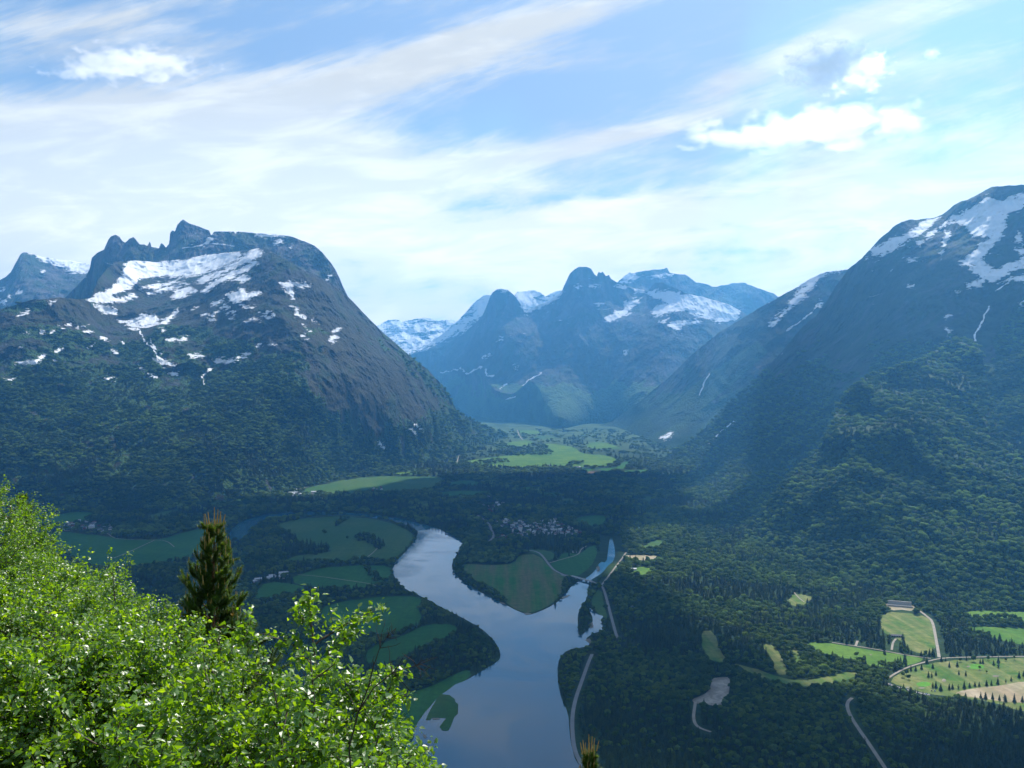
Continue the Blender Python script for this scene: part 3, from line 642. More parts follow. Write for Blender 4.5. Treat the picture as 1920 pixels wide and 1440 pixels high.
C3 = relief('mountain', 'far blue ridge with a notched summit behind the central wall', [(1120,560),(1140,545),(1160,527),(1170,518),(1180,510),(1190,512),(1200,509),(1225,506),(1246,504),(1250,501),(1256,511),(1270,514),(1285,515),(1295,522),(1305,530),(1325,532),(1335,537),(1345,537),(1375,531),(1395,530),(1420,540),(1448,549),(1480,570),(1540,600)],
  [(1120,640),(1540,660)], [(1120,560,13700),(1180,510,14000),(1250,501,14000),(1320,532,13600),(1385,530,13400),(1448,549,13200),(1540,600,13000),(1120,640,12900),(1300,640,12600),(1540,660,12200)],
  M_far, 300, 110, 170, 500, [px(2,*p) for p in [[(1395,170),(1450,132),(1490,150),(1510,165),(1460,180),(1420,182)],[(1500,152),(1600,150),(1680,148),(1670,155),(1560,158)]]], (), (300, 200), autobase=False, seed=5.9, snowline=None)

R2crest = [(1110,800),(1130,797),(1150,789),(1200,752),(1260,702),(1300,662),(1350,622),(1375,607),(1400,592),(1425,576),(1450,563),(1475,549),(1500,535),(1520,522),(1540,513),(1560,508),(1580,507),(1620,500),(1660,520)]
R2base = [(1110,812),(1180,826),(1250,850),(1350,865),(1500,865),(1660,865)]
R2 = relief('mountain', 'middle right mountain spur with a long diagonal snow gully', R2crest, R2base,
  [(1150,790,10400),(1200,752,9700),(1260,702,9300),(1300,662,9000),(1400,592,8600),(1500,535,8300),(1580,507,8100),(1660,520,7800),(1110,812,9800),(1200,800,8900),(1250,850,6900),(1300,780,8000),(1300,825,7300),(1400,700,7750),(1400,800,7000),(1500,700,7300),(1500,800,6700),(1600,650,7300),(1660,865,6000),(1500,865,6200)],
  M_right, 460, 260, 140, 480, [px(3,*p) for p in [[(712,552),(760,530),(820,500),(880,470),(940,460),(1000,452),(930,472),(860,500),(820,560),(760,620),(700,665),(620,752),(615,745),(650,700),(710,640),(715,620),(780,570),(742,595),(740,580),(800,535)],[(710,620),(725,620),(720,650),(710,655)],[(860,630),(880,612),(870,640)],[(55,1320),(85,1300),(110,1290),(95,1312),(70,1325)],[(590,610),(610,600),(600,615)],[(635,590),(660,572),(645,590)]]],
  [(0.8, px(3,(860,630),(820,680),(700,770))),(0.9, px(3,(250,1095),(280,1030),(305,990)))], (520, 260), greens=[[(1150,800),(1230,772),(1320,755),(1335,835),(1220,840)],[(1300,720),(1420,640),(1440,660),(1330,760)]], autobase=False, seed=6.4, lamz=1500)

R1crest = [(1185,886),(1240,860),(1300,824),(1360,765),(1430,700),(1480,642),(1505,612),(1530,592),(1550,565),(1565,540),(1590,505),(1615,485),(1640,458),(1650,447),(1665,435),(1675,425),(1690,416),(1705,412),(1730,411),(1757,407),(1768,401),(1775,396),(1790,384),(1800,378),(1815,374),(1830,366),(1845,358),(1860,350),(1890,348),(1920,346),(1960,350),(2040,375)]
R1base = [(1185,905),(1240,925),(1300,970),(1400,1040),(1500,1072),(1700,1122),(1920,1152),(2040,1170)]
R1snow = [px(3,*p) for p in [
 [(1110,402),(1150,385),(1130,350),(1200,320),(1262,286),(1290,290),(1350,255),(1400,215),(1475,185),(1480,190),(1430,240),(1320,310),(1200,370)],
 [(1490,235),(1560,185),(1650,150),(1700,110),(1730,68),(1770,90),(1800,95),(1870,80),(1915,66),(1960,80),(1920,125),(1840,170),(1820,230),(1800,295),(1740,350),(1700,400),(1720,430),(1770,455),(1830,430),(1920,390),(1960,400),(1915,440),(1850,465),(1760,515),(1710,490),(1640,455),(1680,430),(1590,430),(1640,380),(1690,345),(1690,320),(1740,290),(1650,275),(1640,240),(1560,205)],
 [(1870,310),(1890,268),(1912,322)],[(1880,350),(1920,342),(1940,380),(1900,375)],[(1790,520),(1870,495),(1920,480),(1950,500),(1870,515)],
 [(1300,395),(1370,397),(1340,413)],[(1375,310),(1405,303),(1390,335)],[(1500,320),(1520,262),(1540,268),(1515,330)],[(1630,540),(1720,500),(1700,530)],[(1390,405),(1420,405),(1400,415)],[(1480,370),(1500,360),(1490,385)],[(1510,690),(1535,685),(1520,700)],[(1520,760),(1550,785),(1530,790)],[(1320,540),(1350,540),(1330,546)],[(1400,290),(1470,250),(1475,258),(1420,300)],[(1880,640),(1920,615),(1910,650)],[(1570,565),(1590,570),(1580,580)]]]
R1 = relief('mountain', 'great right mountain with snow fields near its top', R1crest, R1base,
  [(1240,862,6300),(1300,825,6500),(1360,765,6500),(1430,700,6500),(1480,642,6400),(1530,592,6300),(1590,505,6100),(1640,458,5900),(1690,416,5800),(1757,407,5700),(1800,378,5500),(1860,350,5300),(1920,347,5100),(2040,375,4800),(1400,850,4900),(1400,780,5500),(1500,780,4700),(1500,900,3700),(1400,940,3700),(1600,600,5500),(1600,700,4800),(1600,850,3900),(1700,500,5300),(1700,650,4600),(1700,800,3850),(1700,950,3250),(1800,500,4900),(1800,650,4300),(1800,800,3750),(1850,600,4450),(1920,500,4600),(1920,650,4000),(1920,800,3500),(1920,950,3000),(1550,1000,3050)],
  M_right, 700, 460, 150, 430, R1snow, [(1.1, px(3,(1740,640),(1715,700),(1690,750),(1668,785),(1680,850),(1700,895))),(0.8, px(3,(300,1345),(370,1280),(430,1235))),(0.7, px(3,(1775,560),(1850,520)))], (640, 230), (), greens=[[(1860,640),(1920,560),(2040,520),(2040,900),(1900,800)]], seed=8.8, lamz=1100)

Kcrest = [(1360,1012),(1380,1003),(1400,986),(1420,968),(1440,944),(1470,905),(1490,885),(1510,865),(1530,848),(1540,836),(1550,812),(1560,788),(1575,753),(1588,738),(1600,725),(1620,711),(1640,702),(1660,694),(1680,689),(1710,682),(1740,667),(1755,657),(1770,648),(1785,640),(1800,636),(1825,640),(1838,655),(1848,700),(1852,730),(1860,755),(1870,778),(1885,815),(1905,850),(1925,890),(1960,960)]
K = relief('hill', 'lit wooded knoll standing out from the foot of the right mountain', Kcrest, [(1360,1035),(1500,1076),(1700,1124),(1920,1156),(1960,1162)],
  [(1400,985,3200),(1470,905,3200),(1540,838,3300),(1575,755,3450),(1600,725,3550),(1680,690,3700),(1740,668,3850),(1700,728,3620),(1640,760,3450),(1700,775,3200),(1620,820,3100),(1800,637,4000),(1840,660,3900),(1860,750,3600),(1905,850,3250),(1960,960,2700),(1600,900,2950),(1600,1000,2680),(1700,830,3080),(1700,950,2700),(1800,750,3450),(1800,900,2850),(1800,1050,2400),(1900,1000,2450),(1650,860,3020),(1750,850,3080)],
  M_knoll, 480, 300, 270, 420, (), (), (5000, 200), crag=0.6, seed=11.5, lamz=600)

# ------------------------------------------------------------------ foreground hillside
def hill_z(x, y):
    x = np.asarray(x, float); y = np.asarray(y, float)
    a = np.where(x < 0, -0.62, -0.75)
    z = -2.2 - 0.55*np.maximum(y, -3) + a*x - 0.012*np.maximum(y-18, 0)**2*(y < 43) - np.where(y >= 43, 7.5 + 0.6*(y-43), 0)
    z = z - 0.006*np.maximum(-x-25, 0)**2*(x > -75) - np.where(x <= -75, 15 + 0.6*(-x-75)*0.4, 0)
    return CAMZ + np.maximum(z, -CAMZ - 5)
def build_hillside():
    xs = np.concatenate([np.linspace(-1400, -60, 24)[:-1], np.linspace(-60, 40, 60), np.linspace(40, 1000, 20)[1:]])
    ys = np.concatenate([np.linspace(-1200, -5, 12)[:-1], np.linspace(-5, 60, 50), np.linspace(60, 950, 26)[1:]])
    XX, YY = np.meshgrid(xs, ys); ZZ = hill_z(XX, YY) + fbm(XX/3, YY/3, XX*0, 3)*0.25
    behind = YY < -3
    ZZ = np.where(behind, ZZ + 0.3*(-3-YY)*0.0, ZZ)
    ZZ = np.where(XX > 0, np.maximum(ZZ, -8), ZZ)
    nx = len(xs); idx = np.arange(len(ys)*nx).reshape(len(ys), nx)
    Fc = np.stack([idx[:-1, :-1], idx[:-1, 1:], idx[1:, 1:], idx[1:, :-1]], -1).reshape(-1, 4)
    o = obj('hillside', mesh_np('hillside', np.stack([XX, YY, ZZ], -1).reshape(-1, 3), Fc, M_hill, smooth=True, fsize=4))
    setp(o, 'steep dark hillside under the birch bushes at lower left', kind='structure')
build_hillside()

# ------------------------------------------------------------------ valley trees
def orthobasis(n):
    a = np.where(np.abs(n[:, 2:3]) < 0.9, np.array([[0, 0, 1.]]), np.array([[1., 0, 0]]))
    x = np.cross(a, n); x /= np.linalg.norm(x, axis=1)[:, None] + 1e-9
    return x, np.cross(n, x)

def crown_mesh(kind, seed, leafm=None):
    r = np.random.default_rng(seed); V = []; Fc = []; mi = []; n = 0
    def quads(C, N, S):
        nonlocal n
        x, y = orthobasis(N); S = S[:, None]
        jit = r.normal(size=(len(C), 4, 3))*0.25*S[:, None]
        P = np.stack([C-x*S-y*S, C+x*S-y*S, C+x*S+y*S, C-x*S+y*S], 1) + jit
        V.append(P.reshape(-1, 3)); k = len(C)
        Fc.append((np.arange(k*4).reshape(k, 4))+n); mi.append(np.zeros(k, int)); n += 4*k
    # unit tree height 1
    if kind == 'broad':
        blobs = [(0, 0, 0.62, 0.26)] + [(r.uniform(-.2, .2), r.uniform(-.2, .2), r.uniform(.42, .82), r.uniform(.13, .2)) for _ in range(7)]
        for bx, by, bz, br in blobs:
            k = int(700*br**1.5*3.2)
            d = r.normal(size=(k, 3)); d /= np.linalg.norm(d, axis=1)[:, None]
            C = np.array([bx, by, bz]) + d*br*np.array([1, 1, 0.85])*r.uniform(0.75, 1.08, (k, 1))
            N = d + r.normal(size=d.shape)*0.45; N /= np.linalg.norm(N, axis=1)[:, None]
            quads(C, N, r.uniform(0.022, 0.045, k))
    else:
        lay = 13 if kind == 'spruce' else 9
        for i in range(lay):
            t = i/(lay-1); z = 0.14 + 0.84*t
            rad = (0.20 if kind == 'spruce' else 0.24)*(1-t)**(0.85 if kind == 'spruce' else 0.6) + 0.012
            if kind == 'pine' and t < 0.25: rad *= 0.5
            k = int(12 + 46*(1-t))
            a = r.uniform(0, 6.283, k); rr = rad*r.uniform(0.25, 1.1, k)
            C = np.stack([rr*np.cos(a), rr*np.sin(a), z - rr*0.35 + r.normal(0, 0.015, k)], -1)
            N = np.stack([np.cos(a)*0.6, np.sin(a)*0.6, np.full(k, 0.8)], -1) + r.normal(size=(k, 3))*0.35
            N /= np.linalg.norm(N, axis=1)[:, None]
            quads(C, N, r.uniform(0.022, 0.042, k)*(1.15-0.6*t))
    # trunk
    sg = 5; a = np.arange(sg)/sg*6.283; h = 0.6 if kind == 'broad' else 0.95
    P = np.concatenate([np.stack([np.cos(a)*0.018, np.sin(a)*0.018, a*0], -1), np.stack([np.cos(a)*0.005, np.sin(a)*0.005, a*0+h], -1)])
    V.append(P); Fc.append(np.array([[i, (i+1) % sg, (i+1) % sg+sg, i+sg] for i in range(sg)])+n); mi.append(np.ones(sg, int))
    return mesh_np('tree_'+kind, np.concatenate(V), np.concatenate(Fc), [leafm or (M_conif if kind != 'broad' else M_broad), M_bark], np.concatenate(mi), fsize=4)

PROTO = [crown_mesh('broad', 1), crown_mesh('broad', 2), crown_mesh('broad', 3), crown_mesh('spruce', 4), crown_mesh('spruce', 5), crown_mesh('pine', 6), crown_mesh('broad', 11, M_birchy_lit), crown_mesh('broad', 12, M_birchy_lit)]

# isolated trees on the golf course, traced at their feet: (u, v, height m, variant)
GOLF = [(1717,1258,12,3),(1728,1255,12,4),(1749,1253,11,3),(1741,1270,13,4),(1747,1270,11,5),(1755,1266,10,3),(1780,1251,12,4),(1795,1250,13,3),(1798,1265,10,4),(1811,1267,11,3),(1826,1241,15,0),(1837,1256,9,1),(1838,1244,10,3),(1843,1244,12,4),(1863,1247,11,3),(1872,1252,13,5),(1872,1243,14,4),(1886,1240,8,6),(1738,1244,14,3),(1733,1232,10,1),(1743,1230,17,4),(1735,1229,12,7),(1752,1232,10,3),(1658,1226,12,4),(1697,1228,16,1),(1690,1220,15,0),(1606,1232,13,0),(1622,1236,10,3),(1749,1290,12,5),(1755,1290,14,4),(1764,1295,14,3),(1780,1293,12,4),(1786,1292,11,3),(1797,1292,10,5),(1808,1291,15,4),(1818,1289,10,3),(1828,1287,10,4),(1836,1287,10,3),(1850,1286,12,4),(1859,1285,11,3),(1871,1283,14,4),(1886,1280,8,5),(1896,1277,10,3),(1911,1271,14,4),(1919,1268,12,3),(1839,1309,12,4),(1848,1311,14,3),(1861,1311,13,4),(1874,1313,11,3),(1884,1312,12,5),(1886,1316,12,4),(1902,1317,17,3),(1917,1316,12,4),(1930,1316,12,3),(1835,1174,12,1),(1839,1174,13,0),(1843,1187,11,3),(1700,1266,14,0),(1693,1270,12,1),(1704,1274,11,0),(1708,1258,12,3),(1660,1228,9,3),(1765,1240,12,3),(1773,1240,9,4),(1801,1241,10,0),(1812,1238,9,3),(1853,1238,10,0),(1850,1262,6,0),(1902,1237,9,1)]
OTHER = [(608,1003,22,0,'round dark tree standing alone in the broad riverside meadow'),(651,1012,15,1,'smaller lone tree near the middle of the broad riverside meadow'),(1067,1043,16,3,'dark tree beside the track above the bridge'),(1041,1134,14,3,'tall dark tree on the lower tip of the striped point field'),(1112,1195,12,0,'tree on the spit beside the small side pond')]
used = set(); placed = []
def put_tree(k, loc, h, rz, label, group, nm):
    o = bpy.data.objects.new(nm, PROTO[k]); COL.objects.link(o)
    w = random.uniform(0.9, 1.2)
    o.location = loc; o.scale = (h*w, h*w, h); o.rotation_euler = (0, 0, rz)
    setp(o, label, 'tree', group)
    return o
NM = ['broadleaf_tree', 'broadleaf_tree', 'broadleaf_tree', 'spruce_tree', 'spruce_tree', 'pine_tree', 'birch_tree', 'birch_tree']
src = {}
for (u, v, h, k) in GOLF:
    P = gp(u, v, 0.2)
    lb = 'conifer dotting the golf course and its edges' if 3 <= k <= 5 else 'light green birch at the top edge of the golf course' if k >= 6 else 'rounded broadleaf tree on the golf course and its edges'
    o = put_tree(k, P, h*0.92, random.uniform(0, 6.28), lb, 'trees dotted over the golf course', NM[k]); src.setdefault(k, o)
for (u, v, h, k, lb) in OTHER:
    put_tree(k, gp(u, v, 0.2), h, random.uniform(0, 6.28), lb, None, NM[k])

# open ground (no trees) masks in photo coordinates, forest overrides
OPEN = [RSM] + [smooth_outline(f[0], 1) for f in FIELDS] + [TANP, PIT] + ISL
WATER = [RSM]
FORCE = [[(930,845),(1022,838),(1035,846),(1034,853),(960,855),(925,852)], [(895,866),(950,862),(955,868),(900,871)], [(1060,868),(1095,866),(1098,870),(1062,872)], px(5,(185,330),(245,302),(255,312),(190,358)), px(5,(290,415),(330,400),(395,415),(440,450),(430,470),(395,470),(380,445),(330,430)), px(4,(1620,520),(1700,512),(1840,530),(1860,560),(1760,575),(1600,575)),
         px(8,(960,430),(1250,330),(1450,360),(1620,330),(1800,360),(1900,400),(1920,440),(1700,460),(1450,430),(1300,430),(1320,520),(1550,570),(1750,640),(1800,700),(1790,770),(1600,790),(1200,785),(980,760)),
         px(8,(300,900),(590,820),(600,890),(480,960),(300,1010),(180,1010)), px(8,(0,860),(150,830),(170,900),(0,960)), px(5,(330,550),(390,590),(420,640),(400,640),(340,580)), px(8,(420,590),(560,590),(620,740),(560,770),(460,720))]
TOWN1 = px(9,(480,420),(760,400),(1000,440),(1250,400),(1350,400),(1500,500),(1720,590),(1600,640),(1300,640),(1150,610),(950,660),(700,690),(520,690),(530,640),(700,600),(660,540),(500,540))
TOWN2 = px(9,(250,190),(430,175),(560,165),(660,180),(590,240),(520,300),(450,320),(440,360),(350,310),(320,240))
TOWN3 = px(4,(330,400),(450,380),(620,400),(630,440),(560,450),(480,440),(360,440))
TOWN5 = px(4,(1600,235),(1650,205),(1780,225),(1780,245),(1640,245))
TOWN6 = px(5,(365,165),(400,148),(430,150),(430,165),(390,180))
TOWN4 = px(4,(1375,735),(1420,705),(1560,680),(1640,675),(1640,700),(1500,715),(1430,735))
TOWNS = [TOWN1, TOWN2, TOWN3, TOWN4, TOWN5, TOWN6]
ROADL = [(r[0], r[1]) for r in ROADS]

def near_road(u, v):
    Yv = gY(v); m = np.zeros(len(u), bool)
    for p, w in ROADL:
        m |= distline(u, v*1.0, p) < 0.0
        P = gp([q[0] for q in p], [q[1] for q in p])
        X = (u-CU)/F*Yv
        d = distline(X, Yv, [(a, b) for a, b in P[:, :2]])
        m |= d < w*0.5 + 4.0
        # trees standing in front of the road hide it: keep a strip clear on the near side
        m |= (distline(X, Yv + 14, [(a, b) for a, b in P[:, :2]]) < w*0.5 + 5)
    return m

def valley_points():
    pts = []
    v = 1475.0; rows = []
    Y = 1110.0
    while Y < 9500:
        sp = max(8.8, (Y/1500)**1.05*8.6)
        umin, umax = -70, 1990
        n = int((umax-umin)/F*Y/sp)
        us = umin + (np.arange(n)+rng.uniform(-.42, .42, n))*((umax-umin)/n)
        ys = Y + rng.uniform(-.42, .42, n)*sp
        X = (us-CU)/F*ys
        pts.append(np.stack([X, ys, np.full(n, sp)], -1))
        Y += sp
    P = np.concatenate(pts)
    u = CU + F*P[:, 0]/P[:, 1]; v = CV + F*(CAMZ - g_of(P[:, 1]))/P[:, 1]
    keep = (v < 1475) & ~((u < 640) & (v > 1230)) & ~((u < 420) & (v > 1130))
    op = np.zeros(len(u), bool)
    for p in OPEN: op |= inpoly(u, v, p)
    fo = np.zeros(len(u), bool)
    for p in FORCE: fo |= inpoly(u, v, p)
    tw = np.zeros(len(u), bool)
    for p in TOWNS: tw |= inpoly(u, v, p)
    wat = np.zeros(len(u), bool); top = np.zeros(len(u), bool)
    hp = 9.0*F/P[:, 1]
    for p in WATER: wat |= inpoly(u, v, p) | inpoly(u, v-hp*0.55, p)
    for p in OPEN[1:]: top |= inpoly(u, v-hp*0.55, p)
    keep &= ((~op & ~top) | fo) & ~wat & ~(tw & (rng.random(len(u)) < 0.8))
    keep &= ~near_road(u, v)
    # natural gaps
    gn = fbm(P[:, 0]/160, P[:, 1]/160, P[:, 0]*0, 4)
    keep &= (gn > -0.55) | fo
    keep &= (P[:, 1] < 6300) | (gn > 0.05) | fo
    ch = gp([1100, 1118, 1137, 1145, 1147], [1086, 1068, 1055, 1035, 1009])[:, :2]
    keep &= distline(P[:, 0], P[:, 1], [tuple(q) for q in ch]) > 40
    return P[keep], u[keep], v[keep]
VP, vu, vv = valley_points()
n = len(VP)
sp = VP[:, 2]
cn = fbm(VP[:, 0]/350+5, VP[:, 1]/350, VP[:, 0]*0+2, 4) + rng.normal(0, 0.1, n)
pine = (cn > 0.08) | ((vu > 1560) & (vv > 1200) & (cn > -0.12))
bz = fbm(VP[:, 0]/260+15, VP[:, 1]/260, VP[:, 0]*0+7, 3) + rng.normal(0, .12, n)
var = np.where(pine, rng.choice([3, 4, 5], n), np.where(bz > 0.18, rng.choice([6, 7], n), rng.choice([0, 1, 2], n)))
hh = np.where(pine, rng.uniform(8, 18, n), rng.uniform(6.5, 15, n))*np.clip(sp/9.5, 0.9, 2.2)**0.75
wid = np.where(pine, 1.2, 1.35)*np.clip(sp/hh*1.1, 0.85, 1.6)*rng.uniform(0.7, 1.3, n)
_rg = gp([p[0] for p in RSM], [p[1] for p in RSM])[:, :2]
_dr = distline(VP[:, 0], VP[:, 1], [tuple(p) for p in _rg], True)
hh = hh*np.clip(0.65 + _dr/90.0, 0.65, 1.0)
VZ = g_of(VP[:, 1]) - 0.3
# the forest trees that show largest become single trees
Bn = 230
vis = (vu > 640) & (vu < 1910) & (vv < 1436) & ~((vu < 800) & (vv > 1180))
order = np.argsort(np.where(vis, VP[:, 1]/hh, 1e9))[:Bn]
single = np.zeros(n, bool); single[order] = True
for i in order:
    k = int(var[i])
    lb = ('dark conifer in the forest at the bottom of the photo' if 3 <= k <= 5 else 'green broadleaf tree in the forest at the bottom of the photo')
    o = put_tree(k, (VP[i, 0], VP[i, 1], VZ[i]), float(hh[i]), random.uniform(0, 6.28), lb, 'nearest trees of the valley forest', NM[k])
    o.scale = (hh[i]*wid[i], hh[i]*wid[i], hh[i]); src.setdefault(k, o)

def relief_trees(rl, step, vegmin, hmin, hmax, spruce=0.25, umin=-30, umax=1950, keepf=None):
    G = rl['G']; nv, nu = rl['nv'], rl['nu']
    us = np.arange(max(umin, rl['u0']+1), min(umax, rl['u1']-1), step)
    out = []
    for u in us:
        c = (u - rl['u0'])/(rl['u1']-rl['u0'])*(nu-1); ci = int(c)
        a = rl['vb'][ci]; b_ = rl['vc'][ci]
        k = max(1, int((a-b_)/step))
        s = (np.arange(k)+rng.uniform(0, 1, k))/k
        cc = np.clip(c + rng.uniform(-.5, .5, k)*step/(rl['u1']-rl['u0'])*(nu-1), 0, nu-1.001)
        ri = np.clip((s*(nv-1)), 0, nv-1.001); r0 = ri.astype(int); c0 = cc.astype(int)
        fr = (ri-r0)[:, None]; fcx = (cc-c0)[:, None]
        P = (G[r0, c0]*(1-fr)+G[r0+1, c0]*fr)*(1-fcx) + (G[r0, c0+1]*(1-fr)+G[r0+1, c0+1]*fr)*fcx
        vg = rl['veg'][r0, c0]; sn = rl['sn'][r0, c0]
        m = (vg + rng.uniform(-.25, .25, k) > vegmin) & (sn < 0.2) & (P[:, 2] > g_of(P[:, 1]) - 2)
        out.append(P[m])
    P = np.concatenate(out)
    if keepf is not None: P = P[keepf(P)]
    n = len(P)
    nz = fbm(P[:, 0]/300, P[:, 1]/300, P[:, 2]/300, 3) + rng.normal(0, .15, n)
    pn = nz > (0.35 - spruce)
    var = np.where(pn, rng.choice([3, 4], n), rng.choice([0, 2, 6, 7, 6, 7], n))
    s = step/F*P[:, 1]*1.45
    h = np.maximum(rng.uniform(hmin, hmax, n), s)
    w = np.clip(s*1.5/h, 1.0, 1.9)*rng.uniform(0.75, 1.3, n); h = h*rng.uniform(0.75, 1.25, n)
    return P - np.array([0, 0, 0.8]), var, h, w*np.where(pn, 0.9, 1.1)

def gn_scatter(name, P, var, h, w, label):
    me = bpy.data.meshes.new(name); k = len(P)
    me.vertices.add(k); me.vertices.foreach_set('co', np.asarray(P, np.float32).ravel())
    for nm, a, ty in (('hgt', h, 'FLOAT'), ('wid', w, 'FLOAT'), ('rot', rng.uniform(0, 6.28, k), 'FLOAT'), ('var', var, 'INT')):
        at = me.attributes.new(nm, ty, 'POINT'); at.data.foreach_set('value', np.asarray(a, np.int32 if ty == 'INT' else np.float32))
    me.update()
    o = obj(name, me); setp(o, label, kind='stuff')
    g = bpy.data.node_groups.new('scatter_'+name, 'GeometryNodeTree')
    g.interface.new_socket('Geometry', in_out='INPUT', socket_type='NodeSocketGeometry')
    g.interface.new_socket('Geometry', in_out='OUTPUT', socket_type='NodeSocketGeometry')
    N = g.nodes; L = g.links
    gi = N.new('NodeGroupInput'); go = N.new('NodeGroupOutput'); jn = N.new('GeometryNodeJoinGeometry')
    def na(nm, ty):
        a = N.new('GeometryNodeInputNamedAttribute'); a.data_type = ty; a.inputs[0].default_value = nm
        return a.outputs[0]
    H = na('hgt', 'FLOAT'); W = na('wid', 'FLOAT'); Rz = na('rot', 'FLOAT'); Vr = na('var', 'INT')
    mu = N.new('ShaderNodeMath'); mu.operation = 'MULTIPLY'; L.new(H, mu.inputs[0]); L.new(W, mu.inputs[1])
    cs = N.new('ShaderNodeCombineXYZ'); L.new(mu.outputs[0], cs.inputs[0]); L.new(mu.outputs[0], cs.inputs[1]); L.new(H, cs.inputs[2])
    cr = N.new('ShaderNodeCombineXYZ'); L.new(Rz, cr.inputs[2])
    e2r = N.new('FunctionNodeEulerToRotation'); L.new(cr.outputs[0], e2r.inputs[0])
    for q in range(8):
        if q not in src: continue
        cp = N.new('FunctionNodeCompare'); cp.data_type = 'INT'; cp.operation = 'EQUAL'
        L.new(Vr, cp.inputs[2]); cp.inputs[3].default_value = q
        oi = N.new('GeometryNodeObjectInfo'); oi.inputs['Object'].default_value = src[q]; oi.inputs['As Instance'].default_value = True
        oi.transform_space = 'ORIGINAL'
        ip = N.new('GeometryNodeInstanceOnPoints')
        L.new(gi.outputs[0], ip.inputs['Points']); L.new(cp.outputs[0], ip.inputs['Selection']); L.new(oi.outputs['Geometry'], ip.inputs['Instance'])
        L.new(e2r.outputs[0], ip.inputs['Rotation']); L.new(cs.outputs[0], ip.inputs['Scale'])
        L.new(ip.outputs[0], jn.inputs[0])
    L.new(jn.outputs[0], go.inputs[0])
    md = o.modifiers.new('scatter', 'NODES'); md.node_group = g
    return o

m = ~single
PV = np.stack([VP[:, 0], VP[:, 1], VZ], -1)
gn_scatter('forest', PV[m], var[m], hh[m], wid[m], 'dark forest covering the valley floor')
a = relief_trees(K, 6.3, 0.2, 12, 21, 0.1)
gn_scatter('forest', *a, 'woods covering the lit knoll at right')
n_k = len(a[0])
a = relief_trees(R1, 4.8, 0.6, 8, 13, 0.2, keepf=lambda P: ~((proj(P)[0] > 1560) & (proj(P)[0] < 1840) & (proj(P)[1] > 760)))
gn_scatter('forest', *a, 'woods on the lower slopes of the great right mountain'); n_r = len(a[0])
a = relief_trees(L1, 3.9, 0.85, 8, 12, 0.2)
gn_scatter('forest', *a, 'woods on the lower slopes of the left mountain')
print('TREES', m.sum(), n_k, n_r, len(a[0]))

# ------------------------------------------------------------------ houses
def house_mesh(w, d, hw, hr, wall, roof):
    b = MB(); b.box((0, 0, hw/2), (w, d, hw), 0); b.gable(w, d, hw, hr, 1)
    nwin = max(2, int(w/3.2))
    for s in (-1, 1):
        for i in range(nwin):
            x = -w/2 + (i+0.5)*w/nwin
            b.box((x, s*(d/2+0.01), hw*0.58), (1.1, 0.08, 1.3), 2)
        b.box((s*(w/2+0.01), 0, hw*0.58), (0.08, 1.2, 1.3), 2)
    b.box((w*0.18, 0.2, hw+hr+0.3), (0.8, 0.8, 1.4), 3)
    return b.mesh('house', [wall, roof, M_glass, M_conc])
HM = [house_mesh(12, 9, 4.5, 2.6, M_white, M_roof_d), house_mesh(14, 8, 4.2, 2.2, M_white, M_roof_l), house_mesh(11, 8, 5, 2.6, M_redw, M_roof_d), house_mesh(16, 9, 4, 2.2, M_greyw, M_roof_l), house_mesh(12, 8.5, 4.5, 2.5, M_white, M_roof_r), house_mesh(24, 12, 6, 2.4, M_white, M_roof_l)]
def town(poly, count, label, group, ang, scale=1.0, wts=(4, 1.2, 1.6, 1.2, 2, .2), nm='house'):
    us = [p[0] for p in poly]; vs = [p[1] for p in poly]; got = []; tries = 0
    while len(got) < count and tries < count*200:
        tries += 1
        u = random.uniform(min(us), max(us)); v = random.uniform(min(vs), max(vs))
        if not inpoly(np.array([u]), np.array([v]), poly)[0]: continue
        if near_road(np.array([u]), np.array([v]))[0] and random.random() < 0.8: continue
        P = gp(u, v, 0.0)
        if any((P[0]-q[0])**2 + (P[1]-q[1])**2 < (19*scale)**2 for q in got): continue
        got.append(P)
        k = random.choices(range(6), wts)[0]
        o = bpy.data.objects.new(nm, HM[k]); COL.objects.link(o)
        o.location = P; o.rotation_euler = (0, 0, ang + random.choice([0, 1.57]) + random.uniform(-.2, .2))
        s = scale*random.uniform(0.9, 1.15); o.scale = (s, s, s)
        c = ['white house with dark roof', 'white house with pale roof', 'red house with dark roof', 'grey house with pale roof', 'white house with rust red roof', 'long white hall with pale roof'][k]
        setp(o, c + ' ' + label, 'house', group)
    return got
town(TOWN1, 125, 'in the main village above the river point', 'houses of the main village', 0.3)
town(TOWN2, 24, 'in the upper village cluster', 'houses of the upper village cluster', 0.5)
town(TOWN3, 24, 'in the hamlet on the field behind the pine', 'houses of the left hamlet', 0.2, 1.2)
town(TOWN4, 7, 'at the riverside farm beside the pine', 'farm buildings left of the river', 0.4, 1.1, (2, 2, 1, 2, 0, 2))
town(TOWN5, 10, 'under the far left mountain foot', 'far buildings under the left mountain', 0.1, 1.4, (1, 3, 0, 3, 0, 2))
town(TOWN6, 6, 'on the wide field beyond the river bend', 'far farm on the wide field', 0.1, 1.2)
for u, v, lb, k in [(922,1030,'long hall standing alone under the village',5),(1188,1069,'small building on the green lawn square',3),(1078,876,'farmhouse at the right end of the brightest field',0),(1085,877,'barn beside the farmhouse on the brightest field',5),(1030,874,'low farm shed under the brightest field',5),(1077,1036,'white farmhouse beside the winding track',0),(690,884,'small white house at the left spur foot',0),(918,932,'lone white building above the upper village',5)]:
    o = bpy.data.objects.new('house', HM[k]); COL.objects.link(o); o.location = gp(u, v, 0.0); o.rotation_euler = (0, 0, 0.2)
    setp(o, lb, 'house')
